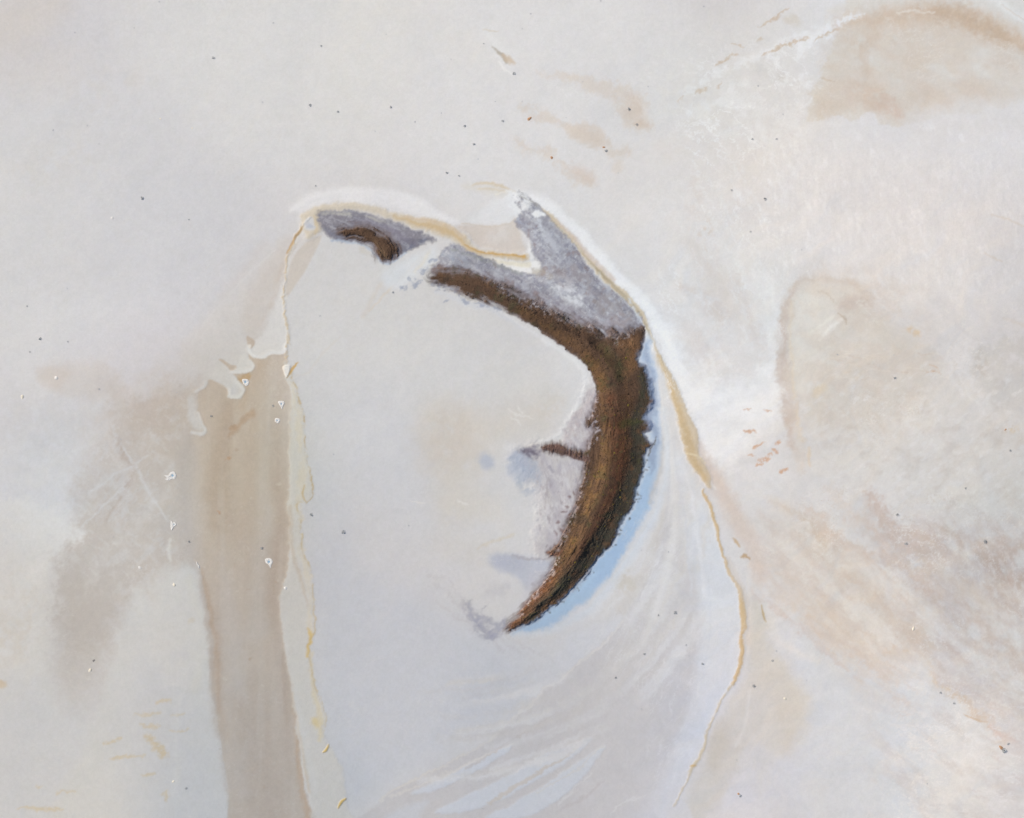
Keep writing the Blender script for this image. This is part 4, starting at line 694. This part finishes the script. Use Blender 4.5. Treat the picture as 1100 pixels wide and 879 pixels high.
H += .018 * fbm(U / 5, V / 16, 511, 3) * sstep(740, 840, U) * (1 - sstep(300, 360, V)) * sstep(120, 170, V)
isl = (REG == 2) & (COL[..., 1] < .2)
H += isl * (.03 * n_grit + .06 * n_fine)
H *= 1 - far * .2

# ------------------------------------------------------------------ materials
def ground_mat(name, rough, spec, bump, wet=False):
    m = bpy.data.materials.new(name); m.use_nodes = True; nt = m.node_tree; N = nt.nodes; L = nt.links
    b = N['Principled BSDF']; b.inputs['Roughness'].default_value = rough; b.inputs['Specular IOR Level'].default_value = spec
    at = N.new('ShaderNodeVertexColor'); at.layer_name = 'mineral'
    tc = N.new('ShaderNodeTexCoord')
    n1 = N.new('ShaderNodeTexNoise'); n1.inputs['Scale'].default_value = 1.4; n1.inputs['Detail'].default_value = 5; n1.inputs['Roughness'].default_value = .7
    L.new(tc.outputs['Object'], n1.inputs['Vector'])
    mr = N.new('ShaderNodeMapRange'); mr.inputs['From Min'].default_value = .25; mr.inputs['From Max'].default_value = .75
    mr.inputs['To Min'].default_value = .955; mr.inputs['To Max'].default_value = 1.045
    L.new(n1.outputs['Fac'], mr.inputs['Value'])
    mx = N.new('ShaderNodeVectorMath'); mx.operation = 'SCALE'
    L.new(at.outputs['Color'], mx.inputs[0]); L.new(mr.outputs[0], mx.inputs['Scale']); L.new(mx.outputs[0], b.inputs['Base Color'])
    bp = N.new('ShaderNodeBump'); bp.inputs['Strength'].default_value = bump; bp.inputs['Distance'].default_value = .12
    L.new(n1.outputs['Fac'], bp.inputs['Height']); L.new(bp.outputs[0], b.inputs['Normal'])
    return m
REGN = {0: ('salt_flat', ground_mat('dry salt crust', .9, .15, .35)), 1: ('salt_pan', ground_mat('smooth pan salt', .85, .2, .25)),
        2: ('crescent_island', ground_mat('dark island soil', .95, .1, .6)), 3: ('mud_channel', ground_mat('damp tan mud', .8, .2, .2)),
        4: ('shore_crust', ground_mat('cream shore crust', .9, .15, .4)), 5: ('sand_ridge', ground_mat('tan sand', .95, .1, .4)),
        6: ('brine_water', ground_mat('shallow pale brine', .35, .3, .05))}

# one continuous relief, cut along the traced borders into the pieces of the setting
X = (U - 550) * G; Y = (439.5 - V) * G
face_reg = np.zeros((NV - 1, NU - 1), np.int8)
stk = np.stack([REG[:-1, :-1], REG[1:, :-1], REG[:-1, 1:], REG[1:, 1:]])
face_reg = stk[0].copy()
idx = np.arange(NV * NU).reshape(NV, NU)
a_, b_, c_, d_ = idx[1:, :-1], idx[1:, 1:], idx[:-1, 1:], idx[:-1, :-1]
quads = np.stack([a_, b_, c_, d_], -1).reshape(-1, 4); fr = face_reg.reshape(-1)
XYZ = np.stack([X, Y, H], -1).reshape(-1, 3).astype(np.float32); C4 = np.concatenate([COL, np.ones((NV, NU, 1), np.float32)], -1).reshape(-1, 4)
for r, (name, mat) in REGN.items():
    q = quads[fr == r]
    if not len(q): continue
    used, inv = np.unique(q, return_inverse=True)
    me = bpy.data.meshes.new(name); nf = len(q)
    me.vertices.add(len(used)); me.vertices.foreach_set('co', XYZ[used].ravel())
    me.loops.add(nf * 4); me.loops.foreach_set('vertex_index', inv.ravel().astype(np.int32))
    me.polygons.add(nf); me.polygons.foreach_set('loop_start', np.arange(0, nf * 4, 4, dtype=np.int32))
    ca = me.color_attributes.new('mineral', 'FLOAT_COLOR', 'POINT'); ca.data.foreach_set('color', C4[used].ravel())
    me.update(calc_edges=True)
    me.polygons.foreach_set('use_smooth', np.zeros(nf, bool))
    me.materials.append(mat)
    o = bpy.data.objects.new(name, me); sc.collection.objects.link(o); o['kind'] = 'structure'

def ground_z(e, s):
    i = int(np.clip(np.searchsorted(au, e), 1, NU - 1)); j = int(np.clip(np.searchsorted(av, s), 1, NV - 1))
    return float(H[j, i])

# =================================================================== THINGS STANDING ON THE SALT
def simple_mat(name, c1, c2, scale, rough=.9, spec=.15, emi=None):
    m = bpy.data.materials.new(name); m.use_nodes = True; nt = m.node_tree; N = nt.nodes; L = nt.links
    b = N['Principled BSDF']; b.inputs['Roughness'].default_value = rough; b.inputs['Specular IOR Level'].default_value = spec
    n = N.new('ShaderNodeTexNoise'); n.inputs['Scale'].default_value = scale; n.inputs['Detail'].default_value = 4
    tc = N.new('ShaderNodeTexCoord'); L.new(tc.outputs['Object'], n.inputs['Vector'])
    r = N.new('ShaderNodeValToRGB'); r.color_ramp.elements[0].position = .35; r.color_ramp.elements[1].position = .65
    r.color_ramp.elements[0].color = (*[float(x) for x in lin(c1)], 1); r.color_ramp.elements[1].color = (*[float(x) for x in lin(c2)], 1)
    L.new(n.outputs['Fac'], r.inputs['Fac']); L.new(r.outputs[0], b.inputs['Base Color'])
    return m
M_leaf = simple_mat('saltbush leaf', (150,158,166), (184,188,190), 3.0); M_pale = simple_mat('salt dusted leaf', (176,182,190), (204,206,208), 3.0); M_twig = simple_mat('dry twig', (98,84,70), (140,124,104), 4.0)
M_rust = simple_mat('rust coloured clod', (168,128,98), (196,160,130), 3.0); M_rock = simple_mat('grey clod', (110,108,108), (156,152,148), 2.0)
M_salt = simple_mat('white salt crust', (216,214,211), (228,226,223), 2.5); M_cream = simple_mat('cream salt crust', (216,208,190), (234,228,214), 2.5)
M_blue = simple_mat('spring water', (146,174,194), (168,192,210), 1.0, .15, .5); M_gold = simple_mat('yellow crust', (206,170,96), (222,192,130), 2.0)

def mesh_from(name, verts, faces, mats, fmat=None):
    me = bpy.data.meshes.new(name); me.from_pydata(verts, [], faces)
    for m in mats: me.materials.append(m)
    if fmat: me.polygons.foreach_set('material_index', fmat)
    me.update(); return me
def bush_mesh(seed, leaf=M_leaf):
    rn = random.Random(seed); V_, F_, Mi = [], [], []
    for k in range(7):                                   # woody stems fanning from the root
        a = rn.uniform(0, 6.28); r = rn.uniform(.25, .55); h = rn.uniform(.35, .8)
        tip = (r * math.cos(a), r * math.sin(a), h); b = len(V_)
        for q in range(3): V_.append((.05 * math.cos(q * 2.1), .05 * math.sin(q * 2.1), -.1))
        V_.append(tip); F_ += [(b, b+1, b+3), (b+1, b+2, b+3), (b+2, b, b+3)]; Mi += [1] * 3
    for k in range(60):                                  # leaf tufts through the crown
        a = rn.uniform(0, 6.28); r = .62 * math.sqrt(rn.random()); z = rn.uniform(.12, .95) * (1 - .55 * r * r / .4)
        c = Vector((r * math.cos(a), r * math.sin(a) * .85, z)); s = rn.uniform(.08, .19)
        n = Vector((rn.gauss(0,1), rn.gauss(0,1), rn.gauss(0,1))).normalized(); t = n.orthogonal().normalized(); q = n.cross(t)
        b = len(V_)
        V_ += [tuple(c + t * s), tuple(c + q * s * .6), tuple(c - t * s), tuple(c - q * s * .6 + n * s * .3)]; F_.append((b, b+1, b+2, b+3)); Mi.append(0)
    return mesh_from('shrub', V_, F_, [leaf, M_twig], Mi)
def clod_mesh(seed, mat, flat=.5):
    rn = random.Random(seed); bm = bmesh.new(); bmesh.ops.create_icosphere(bm, subdivisions=2, radius=.5)
    ph = [rn.uniform(0, 6) for _ in range(6)]
    for v in bm.verts:
        x, y, z = v.co; f = 1 + .22 * math.sin(4 * x + ph[0]) + .2 * math.sin(5 * y + ph[1]) + .16 * math.sin(7 * z + 5 * x + ph[2]) + rn.uniform(-.06, .06)
        v.co = Vector((x * f * 1.15, y * f * .85, max(z, -.15) * f * flat * 2 * .6))
    me = bpy.data.meshes.new('clod'); bm.to_mesh(me); bm.free(); me.materials.append(mat); return me
BUSH = [bush_mesh(100 + i) for i in range(5)]; BUSHP = [bush_mesh(120 + i, M_pale) for i in range(5)]
CLOD = {'grey': [clod_mesh(i, M_rock) for i in range(3)], 'rust': [clod_mesh(10 + i, M_rust) for i in range(2)], 'white': [clod_mesh(20 + i, M_salt) for i in range(3)], 'cream': [clod_mesh(30 + i, M_cream) for i in range(2)]}

def put(name, me, e, s, size, label, cat, group=None, h=1.0, rz=None, sink=.05):
    o = bpy.data.objects.new(name, me); sc.collection.objects.link(o)
    x, y = W(e, s); o.location = (x, y, ground_z(e, s) - sink)
    o.scale = (size, size, size * h); o.rotation_euler = (0, 0, random.uniform(0, 6.28) if rz is None else rz)
    o['label'] = label; o['category'] = cat
    if group: o['group'] = group
    return o
GS = 'low shrubs scattered over the salt'; GC = 'clods of crust scattered over the salt'
# east, south in image pixels, size in metres, label
SHRUBS = [
 (80,35,1.2,'small grey shrub alone near the upper left corner of the salt'),
 (144,30,1.2,'tiny bluish grey shrub on plain salt close to the top edge, left part'),
 (171,2,1.0,'grey shrub cut by the top edge of the view, left part'),
 (293.5,24.6,1.4,'pale grey low shrub near the top edge above the island west tip'),
 (229,62,1.8,'dark shrub with a shadow, highest clear one in the upper left salt'),
 (345,49.5,1.3,'flat grey shrub on blank salt well north of the small dark hollow'),
 (282,110,1.3,'faint grey shrub on blank salt northwest of the paired low shrubs'),
 (333,113,1.6,'elongated low grey shrub, western one of the pair above the island tip'),
 (363,120,1.5,'violet grey low shrub, eastern one of the pair above the island tip'),
 (57,140,1.3,'brownish grey shrub beside faint beige stain in the far left salt'),
 (94,135,1.1,'tiny grey shrub just right of the brownish one in the far left salt'),
 (106.5,154.6,1.1,'tiny grey shrub below the two on the faint beige stain, far left'),
 (152.6,213,1.9,'darkest shrub in the blank salt left of the island tip'),
 (132,128,.9,'speck of grey shrub between the stain and the beige dot, upper left'),
 (339,200,1.2,'small dark shrub just above the white rim over the island tip'),
 (203,236,1.0,'faint grey shrub right of and below the darkest one on the left salt'),
 (27,175,1.0,'faint grey shrub nearest the left edge in the upper half'),
 (570,15,1.2,'blue grey shrub with a thin tail near the top centre'),
 (561,31,1.1,'faint flat shrub just below the blue grey one near the top centre'),
 (519.6,47,1.0,'small brown grey shrub just left of the dark hollow in the top centre'),
 (552,79,1.9,'dark shrub at the foot of the small hollow in the top centre'),
 (484.5,64,1.2,'grey shrub left of the small hollow in the top centre'),
 (419.6,115,1.5,'grey shrub with slanting shadow, western end of the loose row north of the island'),
 (474,121.5,1.1,'faint grey shrub in the middle of the loose row north of the island'),
 (446,131,1.4,'grey shrub just below the loose row north of the island'),
 (499,135.5,1.6,'flat brownish shrub in the loose group above the north bay'),
 (540,130,1.6,'bluish shrub with dark core left of the beige stains north of the island'),
 (532,109,1.0,'paler of two faint shrubs above the beige stains, left one'),
 (561,109,1.0,'paler of two faint shrubs above the beige stains, right one'),
 (403,141,1.3,'thin grey shrub with long shadow above the north arm of the island'),
 (509,155,1.5,'blue grey shrub with orange side in the group above the north bay'),
 (513.5,171,1.3,'blue grey shrub directly below the orange sided one above the north bay'),
 (480,185.7,1.6,'very dark shrub nearest the sandy curve north of the island'),
 (493,189,1.2,'small grey shrub right beside the very dark one north of the island'),
 (608,126.6,1.1,'tiny grey shrub on the upper edge of the middle beige stain'),
 (675.6,117.4,2.0,'dark blue grey shrub in the big beige stain, upper of two'),
 (684,134,1.6,'grey shrub in the big beige stain, lower of two'),
 (651,162,1.8,'grey shrub at the east tip of the middle beige stain'),
 (664,186,1.1,'faint grey shrub right of the lowest beige stain north of the island'),
 (626,88,.9,'tiny shrub on the upper beige band north of the island'),
 (696,93,1.1,'faint bluish shrub right of the upper beige band'),
 (415,37,1.0,'faint shrub alone on blank salt, top centre left'),
 (645,1,1.2,'grey shrub cut by the top edge right of centre'),
 (756,7,1.4,'grey shrub near the top edge left of the drawn out white crust'),
 (814,92.5,1.4,'grey shrub on rough white crust left of the tan sheet'),
 (808,149.5,1.3,'left one of two small dark shrubs below the rough white crust'),
 (834,149.5,1.3,'right one of two small dark shrubs below the rough white crust'),
 (841,123,1.1,'faint shrub above the pair below the rough white crust'),
 (785.6,204.5,1.3,'small shrub left of and above the darkest one on the right salt'),
 (821.5,214,2.1,'darkest shrub on the smooth salt right of the island'),
 (806,249,1.2,'small shrub below the darkest one on the smooth right salt'),
 (861,268.6,1.2,'blue grey shrub above the rounded rise, with a pale side'),
 (43,364,1.8,'dark shrub in the grey salt at the left edge, middle height'),
 (32,378,1.0,'tiny shrub just below the dark one at the left edge, middle height'),
 (72,310,1.1,'faint shrub on pale salt at the left edge above the brown flats'),
 (29,329,1.0,'faint shrub near the left edge above the dark one'),
 (73,367,1.0,'faint shrub right of the dark one at the left edge, middle height'),
 (106.5,418,1.4,'blue grey shrub at the upper margin of the brown flats'),
 (227,447,1.4,'thin dark shrub with long blue shadow below the curled salt tongue'),
 (130,472,1.3,'blue grey shrub where a pale scratch starts in the brown flats'),
 (190,422,1.0,'tiny shrub left of the curled salt tongue'),
 (293.5,436,1.4,'dark shrub beside the pointed white spring in the mud channel'),
 (343.7,339.5,1.2,'pale blue shrub alone in the upper left of the smooth pan'),
 (358,488,1.1,'small shrub alone near the west shore of the pan'),
 (334.5,553,2.0,'dark blue shrub just off the cream crust in the smooth pan'),
 (368.6,571.6,2.4,'largest spiky shrub in the western part of the smooth pan'),
 (122,577,1.2,'thin shrub in the lower part of the brown flats'),
 (203,582,1.4,'thin dark shrub left of the mud channel, middle height'),
 (281,589,1.8,'dark shrub in the mud channel just above the tailed spring'),
 (455.4,485.6,1.1,'tiny grey shrub west of the round blue stain in the pan'),
 (439,564.7,1.2,'blue grey shrub in the middle of the smooth pan'),
 (899.6,381,1.4,'blue grey shrub below the rounded rise on the right'),
 (961,406,1.6,'dark shrub with blue tail right of the rounded rise, lower one'),
 (960,381.5,1.1,'tiny shrub straight above the one with the blue tail'),
 (963.8,553,1.9,'dark shrub on the pinkish brown band at the right'),
 (1058,582,2.6,'big dark shrub in the brown mottled ground near the right edge'),
 (973,584,1.8,'grey shrub below the dark one on the pinkish brown band'),
 (1037,524.5,1.3,'blue grey shrub on veined crust above the big dark one, right edge'),
 (122,823,.9,'tiny shrub among the yellow stains at the lower left'),
 (199.7,847,1.5,'thin dark shrub beside the mud channel near the bottom edge'),
 (718,593,1.3,'pale blue shrub among the curved strands right of the brine strip'),
 (725,658,2.0,'dark shrub in the pale strands right of the island tail'),
 (707,661,1.2,'faint blue shrub left of the dark one in the pale strands'),
 (692,702.5,1.6,'blue grey shrub at the head of the lower strand lines'),
 (661,728,1.5,'grey green shrub on the beige strand lines below the island'),
 (689,761.6,1.4,'pale blue shrub lowest on the wide beige strand ground'),
 (689,591,1.1,'faint blue shrub just right of the blue brine strip'),
 (737,693,1.4,'upper one of three shrubs in a slanting row left of the eastern rim'),
 (740,704.6,1.2,'middle one of three shrubs in a slanting row left of the eastern rim'),
 (754.6,713,1.6,'dark lowest one of three shrubs in a slanting row left of the eastern rim'),
 (809.5,737,2.1,'dark blue shrub with rusty top just right of the eastern rim'),
 (829.7,709.7,1.5,'grey shrub right of and above the rusty topped one by the rim'),
 (866.5,731,1.2,'thin bluish shrub on bare salt right of the eastern rim'),
 (1010,744,1.5,'upper left one of two shrubs on the tan streak at the lower right'),
 (1025,755.5,1.5,'lower right one of two shrubs on the tan streak at the lower right'),
 (1078,806,3.0,'big blue grey shrub behind the rust red clod at the lower right edge'),
 (1083,799,1.6,'small shrub above the rust red clod at the lower right edge'),
 (795,855,1.7,'blue grey shrub with long pale blue tail near the bottom edge'),
 (996,842,1.2,'faint blue shrub on pale ground near the bottom right'),
 (791.4,816.5,1.1,'tiny shrub on beige ground below the eastern rim'),
 (834,699.5,1.2,'faint brownish shrub highest on the beige slope right of the rim'),
 (519,869,1.0,'tiny blue shrub in the strand lines near the bottom edge'),
 (422,314,1.3,'dark shrub on the pan where the thin seam leaves the island'),
 (1085,484,1.5,'orange sided shrub near the right edge on veined crust'),
]
for i, (e, s, d, lb) in enumerate(SHRUBS):
    pale = d < 1.45 and 'dark' not in lb
    put('shrub', (BUSHP if pale else BUSH)[i % 5], e, s, d * (.62 if pale else .72), lb, 'shrub', GS, random.uniform(.2, .35) if pale else random.uniform(.4, .6))
CLODS = [
 (121,234,2.2,'white','flat white salt clod alone on the left salt'),
 (60,406,2.4,'white','white clod on the brownish patch at the left edge'),
 (24,427,2.6,'cream','cream clod with dark side nearest the left edge, middle height'),
 (13,313,1.4,'white','small white clod close to the left edge above the brown flats'),
 (172,127.6,1.3,'cream','beige clod on blank salt in the upper left'),
 (206.5,138,1.2,'cream','small beige clod right of the other beige one, upper left'),
 (569,127,2.6,'rust','rusty clod at the west tip of the middle beige stain'),
 (593,169.6,2.0,'rust','orange brown clod in the lower beige stain north of the island'),
 (649,158,1.7,'rust','rusty clod beside the grey shrub at the tip of the beige stain'),
 (100.7,709.7,2.0,'grey','grey clod in the tail of the brown flats, upper one of the pair'),
 (96.6,720.6,2.4,'cream','cream clod in the tail of the brown flats, lower one of the pair'),
 (150.5,610,2.0,'white','small white clod low on the brown flats'),
 (186.7,628,2.2,'cream','cream clod on the pale wedge beside the mud channel'),
 (307,632,2.2,'white','white clod on the east bank of the mud channel'),
 (1074.7,803,2.8,'rust','rust red clod at the lower right edge'),
 (733+248,675,2.4,'cream','yellowish white clod on the pale ground at the lower right'),
 (843.7,751,2.2,'cream','cream clod right of the eastern rim below the grey shrub'),
 (186,840,1.8,'cream','cream clod on the pale wedge near the bottom edge'),
 (1080,462,1.5,'rust','orange clod on veined crust near the right edge, middle height'),
 (793,853,1.6,'rust','brown clod touching the shrub with the long blue tail'),
]
for i, (e, s, d, c, lb) in enumerate(CLODS):
    put('clod', CLOD[c][i % len(CLOD[c])], e, s, d * .8, lb, 'clod', GC, .4)

# salt rimmed springs: an irregular raised white crust around a little blue pool
def spring(e, s, outline, hole, label, pool=True, hz=.14):
    """outline / hole: offsets in image pixels (half a metre each)"""
    root = bpy.data.objects.new('spring_mound', None); sc.collection.objects.link(root); root.empty_display_size = 1
    x, y = W(e, s); root.location = (x, y, ground_z(e, s)); root['label'] = label; root['category'] = 'spring mound'; root['group'] = 'white salt rimmed springs in the mud flats'
    P = smooth(outline, True, 4) * G; n = len(P); rn = random.Random(int(e)); P[:, 1] *= -1
    cx, cy, r = hole[0] * G, -hole[1] * G, hole[2] * G * .7
    V_, F_ = [], []
    def ring(f, z, jit=.0):
        b = len(V_)
        for (px, py) in P:
            a = math.atan2(py - cy, px - cx); hx, hy = cx + r * math.cos(a), cy + r * math.sin(a)
            V_.append((hx + (px - hx) * f + rn.uniform(-jit, jit), hy + (py - hy) * f + rn.uniform(-jit, jit), z + rn.uniform(-jit, jit)))
        return b
    rs = [ring(1.0, -.15), ring(.93, hz * .55, .05), ring(.6, hz, .07), ring(.25, hz * .9, .05), ring(0, hz * .15, .02), ]
    for a, b in zip(rs, rs[1:]):
        for i in range(n): F_.append((a + i, a + (i + 1) % n, b + (i + 1) % n, b + i))
    o = bpy.data.objects.new('salt_crust', mesh_from('salt_crust', V_, F_, [M_salt])); sc.collection.objects.link(o); o.parent = root
    k = 12; pv = [(cx + r * 1.15 * math.cos(q * 6.283 / k), cy + r * 1.15 * math.sin(q * 6.283 / k), hz * .42) for q in range(k)]
    pv += [(a_, b_, -.2) for a_, b_, _ in pv]
    pf = [tuple(range(k))] + [(q, k + q, k + (q + 1) % k, (q + 1) % k) for q in range(k)]
    o = bpy.data.objects.new('pool', mesh_from('pool', pv, pf, [M_blue if pool else M_cream])); sc.collection.objects.link(o); o.parent = root
spring(264, 411, [(-4,-3),(-1,-4),(3,-3),(3.5,1),(1,4),(-2,2)], (-.3,-.6,1.6), 'round white spring with the bluest pool, tucked under the salt tongues')
spring(302.5, 435, [(-3.5,-4),(2.5,-4),(3,-1),(1.5,2),(.8,5),(-1,2),(-3,-1)], (0,-1,1), 'pointed white spring shaped like a downward triangle in the mud channel')
spring(298, 452, [(-2.5,-2),(0,-3),(3,-1.5),(2.5,1),(0.5,3),(-2.6,1)], (0,-.2,.9), 'small knobbly white spring just below the pointed one')
spring(184, 511.5, [(-8,-1),(-4,-.5),(-1,-4),(3,-5),(5.5,-1),(4,3),(0,3.5),(-3,5),(-7,3.5),(-5,2)], (1.5,-.5,1.8), 'largest ragged white spring in the middle of the brown flats')
spring(186, 564, [(-2.5,-5),(-1,-2.5),(2,-3),(3.5,0),(1,2),(-2,6),(-3,1)], (1,-.4,.8), 'heart shaped white spring below the largest ragged one')
spring(288.5, 604, [(-4,-3),(-1,-4.5),(3,-3.5),(4.5,0),(3,3),(2,7),(0,3),(-3,1)], (.3,-.3,1.7), 'white spring with a tail to the south low in the mud channel')
spring(212.5, 607, [(-1.8,-4),(-.4,-2),(1.5,1),(2,4),(.6,3),(-1,0)], (.2,.4,.5), 'thin white sliver of crust at the head of the pale wedge', False, .15)

# low scrub over the brown back of the island: uncountable, one object
def scrub():
    rn = np.random.RandomState(9); sl, s = ISL
    jj, ii = np.nonzero((COL[..., 1] < .115) & (REG == 2) & (np.abs(U - 560) < 250) & (np.abs(V - 450) < 260))
    pick = rn.rand(len(jj)) < .55; jj, ii = jj[pick], ii[pick]; n = len(jj)
    e = au[ii] + rn.uniform(-.5, .5, n); s_ = av[jj] + rn.uniform(-.5, .5, n)
    r = rn.uniform(.16, .42, n) * (1 + .8 * (rn.rand(n) < .06)); h = r * rn.uniform(.3, .7, n); a = rn.uniform(0, 6.28, n)
    x = (e - 550) * G; y = (439.5 - s_) * G; z = H[jj, ii] - .08
    co = np.zeros((n, 6, 3), np.float32)
    for k in range(5):
        rr = r * rn.uniform(.7, 1.25, n); co[:, k, 0] = x + rr * np.cos(a + k * 1.2566); co[:, k, 1] = y + rr * np.sin(a + k * 1.2566); co[:, k, 2] = z + rn.uniform(0, .06, n)
    co[:, 5, 0] = x + r * rn.uniform(-.4, .4, n); co[:, 5, 1] = y + r * rn.uniform(-.4, .4, n); co[:, 5, 2] = z + h + .08
    fc = np.array([(k, (k + 1) % 5, 5) for k in range(5)])
    F_ = (np.arange(n)[:, None, None] * 6 + fc[None]).reshape(-1, 3)
    c = COL[jj, ii] * rn.uniform(.85, 1.22, (n, 1)); y_ = (rn.rand(n) < .03) & (av[jj] > 380); c[y_] = lin((128, 112, 56)) * .8; o_ = rn.rand(n) < .04; c[o_] *= .6
    me = bpy.data.meshes.new('low_scrub'); me.vertices.add(n * 6); me.vertices.foreach_set('co', co.ravel())
    me.loops.add(len(F_) * 3); me.loops.foreach_set('vertex_index', F_.ravel().astype(np.int32)); me.polygons.add(len(F_)); me.polygons.foreach_set('loop_start', np.arange(0, len(F_) * 3, 3, dtype=np.int32))
    ca = me.color_attributes.new('mineral', 'FLOAT_COLOR', 'POINT')
    ca.data.foreach_set('color', np.repeat(np.concatenate([c, np.ones((n, 1))], 1).astype(np.float32), 6, axis=0).ravel())
    me.update(calc_edges=True); me.materials.append(ground_mat('low samphire scrub', .95, .05, .3))
    o = bpy.data.objects.new('low_scrub', me); sc.collection.objects.link(o); o['kind'] = 'stuff'
    o['label'] = 'low brown and ochre scrub covering the back of the crescent island'; o['category'] = 'scrub'
    print('scrub tufts', n)
scrub()
